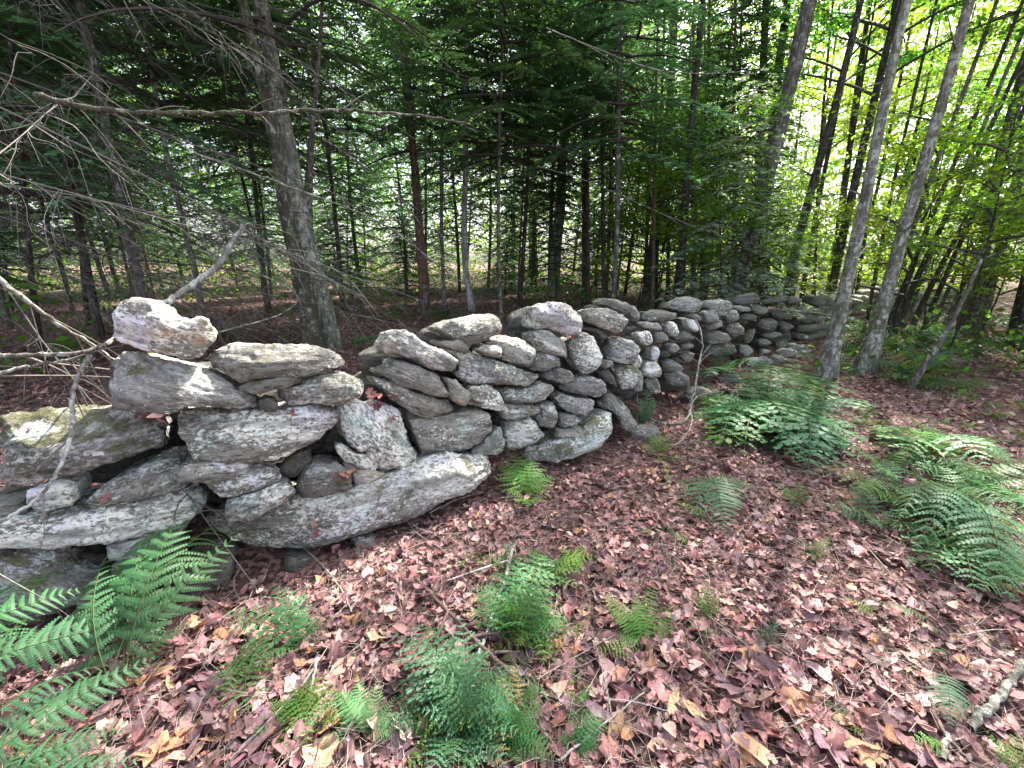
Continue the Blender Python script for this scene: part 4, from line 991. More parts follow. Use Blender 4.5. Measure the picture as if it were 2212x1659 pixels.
traced_fern('bright bushy fern tuft touching the long foundation slab', (1135, 1090), [(None, 1075, 1000, .18), (None, 1115, 975, .2), (None, 1200, 1030, .16), (None, 1180, 1085, .08), (None, 1090, 1060, .12), (None, 1150, 990, .2), (None, 1140, 1100, .1)], 'mid', 'lime', wide=1.3)
traced_fern('bright lime frond standing in the middle of the leaf litter', (1235, 1245), [((1190, 1240, .02), 1300, 1205, .14), (None, 1215, 1170, .15), (None, 1270, 1180, .12)], 'mid', 'lime', wide=1.2)
traced_fern('single upright yellow green frond left of the dark fern', (1440, 1065), [(None, 1412, 978, .2, .9)], 'once', 'lime', wide=1.3)
traced_fern('dark broad fern frond right of the yellow upright one', (1540, 1040), [((1530, 1030, .2), 1575, 1165, .05, .2), (None, 1510, 1120, .1), (None, 1600, 1110, .12)], 'big', 'dark', wide=1.15)
traced_fern('little light green fern touching the dark broad fern', (1530, 1130), [(None, 1455, 1085, .08), (None, 1500, 1110, .08)], 'once', 'lime', wide=1.2)
traced_fern('tiny yellow fern below the dark broad fern', (1490, 1180), [(None, 1440, 1145, .07), (None, 1470, 1150, .07)], 'once', 'lime', wide=1.3)
traced_fern('dense dark fern clump with white stick through it', (1110, 1400), [(None, 1190, 1250, .25), (None, 1070, 1350, .2), (None, 1130, 1210, .25), (None, 1200, 1330, .16), (None, 1065, 1280, .22), (None, 1150, 1340, .2), (None, 1185, 1290, .2), (None, 1100, 1300, .25)], 'mid', 'g', wide=1.1, dup=2)
traced_fern('biggest dark fern clump at the bottom middle', (1000, 1600), [(None, 895, 1400, .25), (None, 950, 1370, .3), (None, 900, 1530, .15), (None, 1010, 1440, .25), (None, 1090, 1480, .2), (None, 1130, 1600, .1), (None, 960, 1650, .1), (None, 1050, 1540, .2), (None, 940, 1450, .25), (None, 1080, 1640, .05)], 'mid', 'dark', wide=1.15, dup=2)
traced_fern('green fern clump right of the biggest dark clump', (1100, 1620), [(None, 1150, 1540, .15), (None, 1060, 1500, .2), (None, 1170, 1600, .1), (None, 1120, 1655, .05), (None, 1130, 1500, .18)], 'mid', 'g', wide=1.1, dup=2)
traced_fern('small fern sprig below the dark crossing stick', (1250, 1530), [(None, 1300, 1500, .1), (None, 1220, 1490, .1), (None, 1280, 1570, .06), (None, 1230, 1590, .04)], 'mid', 'g', wide=1.1)
traced_fern('low fern at the bottom edge right of the middle clumps', (1240, 1640), [(None, 1200, 1600, .08), (None, 1290, 1610, .08), (None, 1260, 1580, .08)], 'mid', 'g', dup=2)
traced_fern('pair of little lime fronds right of the middle clump', (1390, 1400), [(None, 1345, 1300, .12), (None, 1370, 1290, .1), (None, 1330, 1390, .05)], 'once', 'lime', wide=1.3, dup=2)
traced_fern('lime fern with five small fronds beside the pair', (1430, 1400), [(None, 1450, 1300, .12), (None, 1420, 1330, .1), (None, 1450, 1370, .07), (None, 1400, 1350, .1)], 'once', 'lime', wide=1.3)
traced_fern('olive fern sprig behind a thin grass stalk', (1530, 1350), [(None, 1490, 1280, .12), (None, 1560, 1290, .12), (None, 1525, 1260, .12), (None, 1545, 1340, .05)], 'mid', 'olive')
traced_fern('small blue green fern in the middle right litter', (1640, 1405), [(None, 1690, 1350, .08), (None, 1630, 1360, .08), (None, 1670, 1390, .05)], 'once', 'mint', wide=1.3)
traced_fern('narrow curved blue green frond near the right ferns', (1760, 1235), [(None, 1725, 1165, .12), (None, 1790, 1160, .1, 0, 'olive')], 'once', 'mint', wide=1.4)
traced_fern('olive fern drooping left of the large right hand ferns', (1730, 1110), [(None, 1665, 1040, .12), (None, 1750, 1100, .05), (None, 1720, 1040, .12)], 'mid', 'olive')
traced_fern('flat blue green frond lying level in the right hand litter', (2015, 1335), [((2012, 1345, .06), 1885, 1300, .08, .3)], 'big', 'mint', wide=1.1)
traced_fern('short lime frond left of the flat blue green one', (1880, 1330), [((1895, 1335, .03), 1815, 1288, .05)], 'once', 'lime', wide=1.3)
traced_fern('drooping blue green fern with two fronds near the right edge', (2020, 1430), [((2030, 1450, .12), 2060, 1580, .05, .2), (None, 2040, 1420, .1)], 'big', 'mint', wide=1.1)
traced_fern('bright lime fern at the bottom right edge', (2050, 1650), [(None, 1960, 1600, .06), (None, 2010, 1600, .08)], 'mid', 'lime')
traced_fern('bright lime fern in the bottom right corner', (2160, 1680), [(None, 2120, 1580, .1), (None, 2200, 1590, .1), (None, 2150, 1600, .1)], 'mid', 'lime')
traced_fern('sprawling fern with long blue fronds at the right edge', (2040, 1080), [(None, 1910, 1000, .3), (None, 2200, 1310, .12), (None, 1990, 1200, .15), (None, 2100, 1170, .2), (None, 2200, 1100, .3), (None, 1950, 1130, .2), (None, 2150, 1240, .15)], 'big', 'mint', wide=.75)
traced_fern('dark fern in front of the sprawling blue one', (2080, 1180), [(None, 2110, 1300, .08), (None, 2000, 1240, .1), (None, 2180, 1290, .1), (None, 2060, 1110, .25), (None, 2190, 1210, .15)], 'mid', 'g', wide=1.0)
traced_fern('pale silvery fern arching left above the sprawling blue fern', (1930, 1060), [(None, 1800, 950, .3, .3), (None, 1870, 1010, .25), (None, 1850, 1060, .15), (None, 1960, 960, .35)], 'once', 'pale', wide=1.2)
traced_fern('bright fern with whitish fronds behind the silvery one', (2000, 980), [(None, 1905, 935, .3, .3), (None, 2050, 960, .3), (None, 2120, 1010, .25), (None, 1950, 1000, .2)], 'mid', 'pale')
traced_fern('small blue green fern low at the right edge', (1980, 1210), [(None, 1970, 1170, .12), (None, 1960, 1230, .05), (None, 2010, 1160, .12)], 'once', 'mint', wide=1.3)
traced_fern('large grey green fern clump before the wall on the right', (1640, 900), [(None, 1520, 870, 0.24), (None, 1640, 800, 0.33), (None, 1740, 850, 0.27), (None, 1790, 930, 0.18), (None, 1560, 930, 0.18), (None, 1700, 990, 0.12), (None, 1610, 990, 0.09), (None, 1780, 870, 0.24), (None, 1600, 830, 0.30), (None, 1690, 820, 0.30)], 'mid', 'g', wide=1.1, dup=2)
traced_fern('fern clump right of the large grey green clump', (1740, 930), [(None, 1650, 895, 0.23), (None, 1700, 875, 0.26), (None, 1850, 935, 0.20), (None, 1830, 985, 0.10), (None, 1760, 1025, 0.08), (None, 1690, 975, 0.16), (None, 1790, 885, 0.26)], 'mid', 'mint', wide=1.05, dup=2)
traced_fern('fern against the wall behind the bent dead branch', (1560, 820), [(None, 1510, 760, .4), (None, 1570, 745, .5), (None, 1640, 790, .35), (None, 1530, 820, .2), (None, 1610, 770, .4)], 'mid', 'mint', wide=1.1)
traced_fern('yellow green fern at the foot of the left leaning maple', (1740, 850), [(None, 1690, 830, .25), (None, 1780, 835, .25), (None, 1720, 815, .3), (None, 1760, 870, .15)], 'mid', 'lime', wide=1.2)
traced_fern('narrow fern before the mint end slab of the wall', (1390, 925), [(None, 1365, 850, .35), (None, 1410, 860, .35), (None, 1350, 890, .2), (None, 1395, 835, .4)], 'mid', 'mint')
traced_fern('olive green ferns beneath the dead branch by the wall end', (1420, 990), [(None, 1370, 960, .12), (None, 1440, 930, .2), (None, 1470, 970, .15), (None, 1400, 930, .2), (None, 1480, 1000, .08)], 'mid', 'olive', wide=1.2)
traced_fern('fern behind the wall in the gap by the double trunk', (780, 765), [(None, 740, 725, .3), (None, 800, 720, .3), (None, 830, 755, .2), (None, 760, 715, .3)], 'mid', 'mint')
traced_fern('fern low behind the wall right of the tilted boulder', (500, 740), [(None, 470, 715, .3), (None, 540, 690, .3), (None, 555, 725, .2)], 'mid', 'g')
traced_fern('bright fern left of the tilted boulder', (150, 765), [(None, 100, 740, .3), (None, 200, 735, .3), (None, 150, 725, .3), (None, 220, 750, .2)], 'mid', 'lime')
traced_fern('fern behind the squarish capstone', (960, 700), [(None, 930, 680, .3), (None, 1000, 685, .3), (None, 970, 670, .35)], 'mid', 'g')
traced_fern('fern behind the rounded capping block', (1130, 710), [(None, 1100, 690, .3), (None, 1150, 680, .35), (None, 1120, 670, .35)], 'mid', 'lime')
# the fern bed under the leaning trunks on the right, and a loose scatter elsewhere
bed = []
def loose_fern(px, py, s, kind, tint, label, group):
    p = on_ground(px, py); b = (p[0], p[1], gh(p[0], p[1]))
    e = thing('fern', label, 'fern', b, group=group)
    n = R.randint(5, 8); a0 = R.uniform(0, 6)
    for i in range(n):
        a = a0 + i * 2 * math.pi / n + R.uniform(-.3, .3); L = s * R.uniform(.8, 1.15); el = R.uniform(.1, .65)
        T = (b[0] + L * math.cos(a) * math.cos(el), b[1] + L * math.sin(a) * math.cos(el), b[2] + L * math.sin(el))
        place_frond(e, b, T, fmesh(kind, 'brown' if R.random() < .05 else R.choice([tint, tint, tint, 'olive', 'g']), i), R.uniform(-.5, .5))
    return e
for k in range(34):
    px = R.uniform(1840, 2230); py = R.uniform(700, 860) 
    if px < 1960 and py > 790: py -= 70
    loose_fern(px, py, R.uniform(.5, .8), 'mid', R.choice(['dark', 'dark', 'g', 'mint']), 'dark fern in the fern bed under the leaning trunks at the right', 'ferns of the bed under the leaning trunks')
for k in range(16):
    px = R.uniform(1840, 2230); py = R.uniform(860, 960)
    loose_fern(px, py, R.uniform(.15, .28), 'once', R.choice(['g', 'olive', 'lime']), 'small low fern at the near edge of the right hand fern bed', 'small ferns edging the fern bed')
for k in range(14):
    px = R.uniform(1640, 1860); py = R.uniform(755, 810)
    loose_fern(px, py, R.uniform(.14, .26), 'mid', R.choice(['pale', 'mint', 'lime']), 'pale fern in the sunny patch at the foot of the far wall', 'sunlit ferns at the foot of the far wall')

# little ferns thickening the two middle clumps
for k in range(9):
    loose_fern(R.uniform(1075, 1195), R.uniform(1240, 1400), R.uniform(.14, .22), 'sprig', R.choice(['g', 'dark', 'g', 'olive']), 'small fern crowded round the clump with the white stick', 'ferns crowding the upper middle clump')
for k in range(15):
    loose_fern(R.uniform(900, 1170), R.uniform(1440, 1640), R.uniform(.12, .22), 'sprig', R.choice(['g', 'dark', 'mint', 'g']), 'small fern crowded into the bottom middle clump', 'ferns crowding the bottom middle clump')
for k in range(7):
    loose_fern(R.uniform(600, 820), R.uniform(1530, 1630), R.uniform(.07, .12), 'sprig', R.choice(['g', 'olive']), 'tiny fern in the litter left of the bottom middle clump', 'tiny ferns in the lower left litter')
for k in range(14):
    loose_fern(R.uniform(1500, 1800), R.uniform(850, 1000), R.uniform(.15, .3), 'mid', R.choice(['g', 'mint', 'olive', 'dark']), 'small fern round the large grey green clump', 'small ferns round the large clump')
for k in range(12):
    loose_fern(R.uniform(1880, 2210), R.uniform(990, 1200), R.uniform(.15, .3), R.choice(['mid', 'once']), R.choice(['g', 'mint', 'pale', 'olive']), 'small fern among the sprawling blue fronds', 'small ferns among the right hand fronds')
for k in range(10):
    loose_fern(R.uniform(1330, 2180), R.uniform(1080, 1600), R.uniform(.05, .10), 'sprig', R.choice(['g', 'lime', 'olive']), 'tiny fern sprig poking from the dead leaves', 'tiny fern sprigs in the open litter')

for k in range(10):
    loose_fern(R.uniform(1880, 2215), R.uniform(960, 1290), R.uniform(.3, .45), 'mid', R.choice(['mint', 'g', 'pale', 'mint']), 'medium fern among the sprawling blue fronds', 'medium ferns at the right edge')
# ------------------------------------------------------------------ trees
def trunk_pts(px, Y, zt, n=26):
    """px: (x, y, width in px) from the base up; Y distance; returns points and radii, carried on to height zt"""
    P = []; r = []
    for x, y, w in px:
        p = at_y(x, y, Y); P.append(p); r.append(w / 2 * depth_of(p) / FPX * math.cos(math.atan2(abs(p[0]), p[1])) * .95)
    P = np.array(P); r = np.array(r)
    g = gh(P[0][0], Y)
    if P[0][2] > g:                                     # hidden base: carry down to the ground
        d = P[0] - P[1]; d = d / abs(d[2]); q = P[0] + d * .6 * (P[0][2] - g) + np.array([0, 0, -(P[0][2] - g) * .4]); q[2] = g
        P = np.vstack([q, P]); r = np.concatenate([[r[0] * 1.1], r])
    P = np.vstack([P[0] * [1, 1, 0] + [0, 0, g - .15], P]); r = np.concatenate([[r[0] * 1.05], r])
    d = P[-1] - P[-2]; d = d / max(abs(d[2]), .05); d[:2] = np.clip(d[:2], -.25, .25)
    z = P[-1][2]
    if zt > z + .5:
        top = P[-1] + d * (zt - z) * .8; top[2] = zt
        mid = (P[-1] + top) / 2
        P = np.vstack([P, mid, top]); r = np.concatenate([r, [r[-1] * .7, max(.012, r[-1] * .22)]])
    Q = smooth_path(np.column_stack([P, r]), n, 2)
    return Q[:, :3], Q[:, 3]

def hemlock_parts(seed, H=11.0, z0=1.6, Lmax=2.3, nb=84, live=2.4):
    """limbs and foliage of a hemlock round the z axis -> (limbs mesh, foliage mesh)"""
    rr = np.random.default_rng(seed); W = Acc(); G = Acc()
    quad = np.array([0, 1, 2, 3])
    for b in range(nb):
        f = (b + rr.random()) / nb
        z = z0 + (H - z0) * f ** .9; az = b * 2.4 + rr.normal() * .3
        L = Lmax * (1 - f) ** .7 * rr.uniform(.6, 1.1) + .25
        dead = z < live and rr.random() < .6
        D = np.array([math.cos(az), math.sin(az), 0]); Sd = np.array([-D[1], D[0], 0])
        n = 9; s = np.linspace(0, 1, n)
        rise = rr.uniform(-.05, .25)
        Pb = np.array([0, 0, z]) + D * (L * s)[:, None] + np.array([0, 0, 1]) * (L * (rise * s - (.38 + rise) * s ** 2.1))[:, None] + Sd * (L * .08 * np.sin(s * 4 + seed))[:, None]
        V, F = tube(Pb, np.linspace(.010 + .008 * L, .002, n), 4); W.add(V, F, (.085, .07, .06))
        m = int(L / .11)
        for j in range(m):
            t = .14 + .86 * (j + rr.random() * .6) / m
            o = np.array([np.interp(t, s, Pb[:, k]) for k in range(3)])
            sg = 1 if j % 2 else -1
            l = (.62 * L * (1 - t) + .10) * rr.uniform(.6, 1.1)
            d = D * rr.uniform(.35, .8) + Sd * sg + np.array([0, 0, rr.uniform(-.35, .05)]); d /= np.linalg.norm(d)
            if dead:
                e = o + d * l * .8 + [0, 0, -.1 * l]
                V, F = tube(np.array([o, (o + e) / 2 + rr.normal(size=3) * .02, e]), [.003, .002, .001], 3); W.add(V, F, (.10, .085, .075)); continue
            k = max(3, int(l / .045)); u = (np.arange(k) + .5) / k
            C0 = o + d * (l * u)[:, None] + np.array([0, 0, -1]) * (.22 * l * u ** 2)[:, None]
            V, F = tube(np.array([o, C0[k // 2], C0[-1]]), [.0028, .002, .001], 3); W.add(V, F, (.085, .07, .055))
            for sg2 in (1, -1):
                pr = np.cross(d, [0, 0, 1]) * sg2; pr /= np.linalg.norm(pr) + 1e-9
                dd = d * .7 + pr + rr.normal(size=(k, 3)) * .12; dd[:, 2] -= .12; dd /= np.linalg.norm(dd, axis=1)[:, None]
                ll = (.065 + .06 * (1 - u)) * rr.uniform(.7, 1.3, k)
                side = np.cross(dd, [0, 0, 1]); side /= np.linalg.norm(side, axis=1)[:, None] + 1e-9
                side = side * .0135 + np.array([0, 0, 1]) * (rr.normal(size=(k, 1)) * .007)
                E = C0 + dd * ll[:, None]
                V = np.stack([C0 - side * .6, C0 + side * .6, E * .85 + C0 * .15 + side, E * .85 + C0 * .15 - side], 1).reshape(-1, 3)
                g = rr.uniform(.7, 1.3, (k, 1)) * (1 + .5 * t)
                G.add(V, quad[None] + (np.arange(k) * 4)[:, None], np.repeat(np.array([.07, .155, .075]) * g, 4, 0))
    V, F, C = W.out(); lm = build('limbs', V, F, M['twig'], col=C, link=False)
    V, F, C = G.out(); fm = build('foliage', V, F, M['hem'], col=C, smooth=False, link=False)
    return lm, fm
def broad_parts(seed, H=4.5, Rr=3.2, nbr=15, leaf=.085, per=34, col=(.10, .20, .035), flat=.5):
    """limbs and leaves of a broadleaf crown, origin at the crown's foot"""
    rr = np.random.default_rng(seed); W = Acc(); pts = []; 
    for b in range(nbr):
        az = b * 2.4 + rr.normal() * .3; f = (b + .5) / nbr
        z0 = H * f * .75; L = Rr * (1 - .55 * f) * rr.uniform(.7, 1.1)
        D = np.array([math.cos(az), math.sin(az), 0]); up = rr.uniform(.25, .8)
        s = np.linspace(0, 1, 8)
        P = np.array([0, 0, z0]) + D * (L * s)[:, None] + np.array([0, 0, 1]) * (L * (up * s - .3 * s ** 2))[:, None] + rr.normal(size=(8, 3)) * .04 * s[:, None]
        V, F = tube(P, np.linspace(.012 + .009 * L, .004, 8), 4); W.add(V, F, (.09, .08, .07))
        for j in range(int(5 + L * 4)):
            t = rr.uniform(.25, 1); o = np.array([np.interp(t, s, P[:, k]) for k in range(3)])
            a2 = az + rr.choice([-1, 1]) * rr.uniform(.3, 1.2); l = rr.uniform(.35, 1.0) * (1.2 - .5 * t)
            d = np.array([math.cos(a2), math.sin(a2), rr.uniform(-.15, .35)])
            e = o + d * l
            V, F = tube(np.array([o, (o + e) / 2 + [0, 0, .05], e]), [.005, .003, .0015], 3); W.add(V, F, (.09, .08, .07))
            n = int(per * l); u = rr.uniform(.15, 1.05, n)
            q = o + d * l * u[:, None] + rr.normal(size=(n, 3)) * np.array([.13, .13, .05])
            pts.append(q)
    Q = np.concatenate(pts); n = len(Q)
    V, F, C = leafquads(Q, leaf, col, rr, flat)
    fm = build('foliage', V, F, M['leaf'], col=C, smooth=False, link=False)
    V, F, C = W.out(); lm = build('limbs', V, F, M['twig'], col=C, link=False)
    return lm, fm
def leafquads(Q, leaf, col, rr, tilt=.45):
    """pointed oval leaves, two folded halves each"""
    n = len(Q)
    Rm = rot_mats(n, rr, tilt); sz = leaf * rr.uniform(.6, 1.2, n)
    T = np.array([(-.5, 0, 0), (.0, .33, .06), (.5, 0, -.06), (.0, -.33, .06)])
    V = (np.einsum('nij,kj->nki', Rm, T) * sz[:, None, None] + Q[:, None]).reshape(-1, 3)
    i = (np.arange(n) * 4)[:, None]
    F = np.concatenate([i + np.array([0, 2, 1]), i + np.array([0, 3, 2])])
    C = np.repeat(np.array(col) * rr.uniform(.7, 1.35, (n, 1)) * (1 + rr.normal(size=(n, 3)) * .07), 4, 0)
    return V, F, np.clip(C, 0.005, .6)
HEM = [hemlock_parts(1, 9.5, 1.2, 2.3, 90, 2.0), hemlock_parts(2, 10, .9, 2.6, 92, 1.6), hemlock_parts(3, 9, 1.6, 2.0, 74, 2.4)]
SAP = [hemlock_parts(4, 3.2, .35, 1.1, 40, .2), hemlock_parts(5, 4.5, .5, 1.4, 50, .4)]
BRD = [broad_parts(11, flat=.8, per=38), broad_parts(12, 5.5, 3.6, 17, .09, 38, (.12, .22, .035), flat=.8), broad_parts(13, 4, 2.8, 14, .09, 56, (.16, .25, .035), flat=.8), broad_parts(14, 5, 3.2, 15, .09, 52, (.08, .18, .04), flat=.8)]
UND = [broad_parts(21, 2.6, 1.5, 12, .075, 46, (.12, .23, .04), .5), broad_parts(22, 3.4, 1.7, 14, .08, 42, (.16, .26, .035), .5)]
def crown(e, parts, P, r, z, rot=None, scale=1.0):
    """hang a crown's limbs and foliage on the trunk at height z (above ground zero)"""
    x = np.interp(z, P[:, 2], P[:, 0]); y = np.interp(z, P[:, 2], P[:, 1])
    loc = np.array([x, y, z]) - np.array(e.location)
    rot = R.uniform(0, 6.28) if rot is None else rot
    place('limbs', parts[0], e, loc, (0, 0, rot), scale); place('foliage', parts[1], e, loc, (0, 0, rot), scale)
def tree(name, label, px, Y=None, mat='b_gray', zt=11, kind=None, kz=None, group=None, k=10, scale=1.0, cat='tree', wob=.12, flare=.35, branches=0, seed=0):
    if Y is None: Y = on_ground(px[0][0], px[0][1])[1]
    P, r = trunk_pts(px, Y, zt, 30)
    base = P[0].copy(); base[2] = gh(base[0], base[1])
    e = thing(name, label, cat, base, group=group)
    V, F = tube(P - base, r, k, wob, seed, flare)
    build('trunk', V, F, M[mat], e)
    rr = np.random.default_rng(seed + 9)
    for b in range(branches):
        z = rr.uniform(1.2, 4.8); i = np.argmin(abs(P[:, 2] - z)); az = rr.uniform(0, 6.28); L = rr.uniform(.4, 1.3)
        d = np.array([math.cos(az), math.sin(az), rr.uniform(.0, .7)])
        Q = np.array([P[i], P[i] + d * L * .5 + [0, 0, .05 * L], P[i] + d * L + [0, 0, rr.uniform(-.1, .3) * L]]) - base
        V, F = tube(smooth_path(Q, 7), np.linspace(max(.006, r[i] * .25), .002, 7), 5); build('branch', V, F, M[mat], e)
    if kind is not None: crown(e, kind, P, r, kz if kz is not None else zt - 4, scale=scale)
    return e, P, r

# --- the trunks one can single out in the photograph
T_SP = tree('hemlock_tree', 'thick mottled grey trunk with a reddish hollow split just behind the wall', [(708, 752, 62), (690, 660, 52), (668, 560, 50), (640, 440, 50), (622, 330, 44), (606, 240, 40), (585, 130, 38), (560, -10, 38)], mat='b_pale', zt=13, kind=HEM[1], kz=3.0, k=18, wob=.22, flare=.5, branches=2, seed=1)
tree('hemlock_tree', 'reddish brown second stem fused to the left side of the split trunk', [(680, 752, 40), (662, 640, 40), (643, 560, 36), (618, 480, 28), (604, 380, 26), (590, 300, 24), (560, 150, 24), (520, -10, 24)], Y=5.95, mat='b_moss', zt=12, k=14, wob=.45, seed=2)
tree('birch_tree', 'slim grey stem standing close behind the split trunk', [(668, 560, 20), (665, 430, 22), (670, 330, 16), (675, 270, 12), (690, 120, 10)], Y=6.6, mat='b_gray', zt=8, seed=3)
tree('dead_tree', 'rusty red snag with peeling bark right of the split trunk', [(918, 675, 27), (912, 560, 22), (900, 430, 18), (893, 330, 20), (884, 230, 22), (876, 150, 20), (868, 60, 16)], mat='b_red', zt=6.6, wob=.3, branches=4, seed=4)
T_ST = tree('birch_tree', 'thin straight pale trunk right of the rusty snag', [(1020, 672, 13), (1005, 590, 13), (1002, 500, 14), (1005, 380, 12), (1007, 250, 12), (1008, 60, 11)], mat='b_white', zt=9, kind=BRD[3], kz=6.5, branches=3, seed=5)
T_CE = tree('maple_tree', 'pale grey trunk in the centre, slightly bowed, behind the young green leaves', [(1196, 640, 26), (1200, 540, 24), (1212, 440, 23), (1213, 350, 21), (1225, 250, 19), (1240, 130, 17), (1252, -10, 16)], mat='b_white', zt=11, kind=BRD[3], kz=7, branches=4, seed=6)
tree('maple_tree', 'smooth grey trunk behind the wall left of the reddish stems', [(1398, 655, 28), (1408, 560, 24), (1424, 460, 22), (1436, 380, 21), (1442, 290, 20), (1452, 150, 18), (1458, -10, 18)], mat='b_gray', zt=11, kind=BRD[3], kz=7, branches=3, seed=7)
tree('birch_tree', 'very thin white stem rising behind the capping stones', [(1330, 640, 6), (1326, 540, 6), (1322, 450, 6), (1325, 330, 5), (1308, 200, 4)], mat='b_white', zt=4.4, k=6, seed=8)
tree('maple_tree', 'dark shaggy trunk leaning right above the far wall', [(1600, 600, 30), (1650, 420, 34), (1672, 330, 35), (1700, 215, 33), (1722, 120, 32), (1752, -10, 33)], Y=9.0, mat='b_gray', zt=13, kind=BRD[0], kz=8, k=12, wob=.35, branches=2, seed=9)
tree('maple_tree', 'slender dark leaning trunk just right of the shaggy one', [(1700, 640, 20), (1722, 520, 20), (1750, 420, 20), (1790, 280, 18), (1825, 150, 17), (1862, -10, 16)], Y=9.6, mat='b_dark', zt=12, kind=BRD[2], kz=8, branches=6, seed=10)
tree('maple_tree', 'pale mottled leaning trunk, left of the two before the wall', [(1783, 820, 40), (1800, 750, 33), (1826, 620, 30), (1850, 520, 29), (1872, 420, 28), (1890, 320, 27), (1925, 150, 25), (1962, -10, 25)], mat='b_pale', zt=12, kind=BRD[1], kz=9, k=18, branches=3, flare=.9, seed=11)
tree('maple_tree', 'pale mottled leaning trunk, right of the two before the wall', [(1865, 805, 42), (1890, 720, 34), (1930, 580, 31), (1965, 450, 30), (2000, 340, 28), (2040, 200, 27), (2098, -10, 25)], mat='b_pale', zt=12, kind=BRD[0], kz=9, k=18, branches=3, flare=.9, seed=12)
tree('maple_tree', 'thick dark trunk at the right whose top bends over', [(2085, 720, 52), (2110, 620, 40), (2125, 520, 38), (2140, 430, 36), (2160, 350, 34), (2200, 200, 30), (2240, 60, 28)], mat='b_moss', zt=11, kind=BRD[3], kz=7, k=14, branches=5, flare=.5, seed=13)
tree('maple_tree', 'grey trunk at the right edge growing from beside the thick dark one', [(2112, 715, 34), (2140, 600, 30), (2165, 520, 28), (2195, 400, 28), (2225, 300, 26), (2290, 60, 24)], mat='b_gray', zt=11, kind=BRD[2], kz=7, k=12, branches=3, seed=14)
tree('dead_tree', 'thin broken dead trunk leaning right beside the fern bed', [(1962, 848, 22), (1990, 800, 18), (2030, 740, 16), (2060, 690, 14), (2120, 560, 10)], mat='b_gray', zt=1.8, wob=.3, branches=2, seed=15)
T_TH = tree('hemlock_tree', 'thin grey trunk left of the split trunk, above the broken branch', [(440, 700, 17), (425, 600, 15), (400, 500, 14), (385, 440, 13), (365, 350, 12), (340, 240, 12), (322, 100, 12)], Y=6.4, mat='b_pale', zt=9, kind=HEM[2], kz=1.6, branches=3, seed=16)
tree('hemlock_tree', 'dark straight hemlock trunk in the dim centre', [(1152, 600, 20), (1150, 480, 18), (1148, 330, 16), (1145, 100, 15)], mat='b_dark', zt=12, kind=HEM[2], kz=2.2, seed=17)
tree('maple_tree', 'left one of two dark trunks high between hemlocks and bright leaves', [(1636, 560, 20), (1640, 300, 18), (1648, 160, 17), (1655, -10, 17)], Y=12, mat='b_dark', zt=14, kind=BRD[0], kz=9, branches=2, seed=18)
tree('maple_tree', 'right one of two dark trunks high between hemlocks and bright leaves', [(1655, 560, 22), (1668, 280, 20), (1682, 150, 20), (1702, -10, 19)], Y=12.3, mat='b_dark', zt=14, kind=BRD[3], kz=9, branches=2, seed=19)
tree('hemlock_tree', 'shadowy trunk rising above the middle of the wall beside the grey one', [(1470, 640, 18), (1478, 480, 16), (1490, 300, 15), (1520, -10, 14)], Y=9.5, mat='b_dark', zt=12, kind=None, seed=20)
T_GN = tree('hemlock_tree', 'dark gnarled trunk at the far left edge', [(70, 640, 17), (62, 520, 16), (50, 400, 15), (40, 250, 13), (20, 50, 12)], Y=5.2, mat='b_dark', zt=11, kind=HEM[1], kz=1.2, branches=5, seed=21)
T_UL = tree('hemlock_tree', 'dark trunk at the upper left between bright gaps', [(180, 620, 12), (160, 300, 10), (150, 100, 10), (140, -10, 10)], Y=8.5, mat='b_dark', zt=12, kind=HEM[0], kz=1.6, branches=3, seed=22)
# multi-stem leaning thicket on the right
for i, (x0, y0, x1, y1, w, Y) in enumerate([(1905, 690, 2090, 180, 15, 9.5), (1925, 690, 2150, 150, 14, 9.0), (1945, 680, 2130, 300, 16, 8.8), (1960, 680, 2190, 120, 13, 9.4), (1985, 670, 2170, 330, 15, 8.6),
                                         (2010, 670, 2230, 200, 14, 9.2), (2030, 665, 2200, 330, 12, 10), (1880, 650, 1995, 120, 10, 11), (1850, 640, 1930, 150, 9, 12), (2060, 660, 2240, 300, 15, 9.6), (1800, 640, 1850, 250, 9, 13), (1760, 620, 1785, 150, 8, 13)]):
    tree('young_maple_tree', 'slender dark stem of the leaning thicket at the right', [(x0, y0, w), ((x0 + x1) / 2 - 6, (y0 + y1) / 2, w * .9), (x1, y1, w * .8)], Y=Y, mat='b_dark' if i % 3 else 'b_gray', zt=9 + i % 4,
         kind=UND[i % 2] if i % 4 == 1 else None, kz=5.5, k=7, group='stems of the leaning thicket', branches=3, seed=40 + i)
# reddish hemlock stems in the dim middle distance
for i in range(16):
    px = R.uniform(1260, 1600); Y = R.uniform(9.5, 15)
    x = (px - 1106) / 928 * Y
    tree('hemlock_tree', 'slim reddish brown hemlock stem in the dim middle distance', [(px, 600, 9), (px + R.uniform(-6, 12), 300, 8)], Y=Y, mat='b_red' if i % 3 else 'b_dark', zt=9, kind=SAP[i % 2] if i % 4 == 1 else None, kz=3.4, k=6,
         group='reddish stems beyond the middle of the wall', branches=2, seed=70 + i)

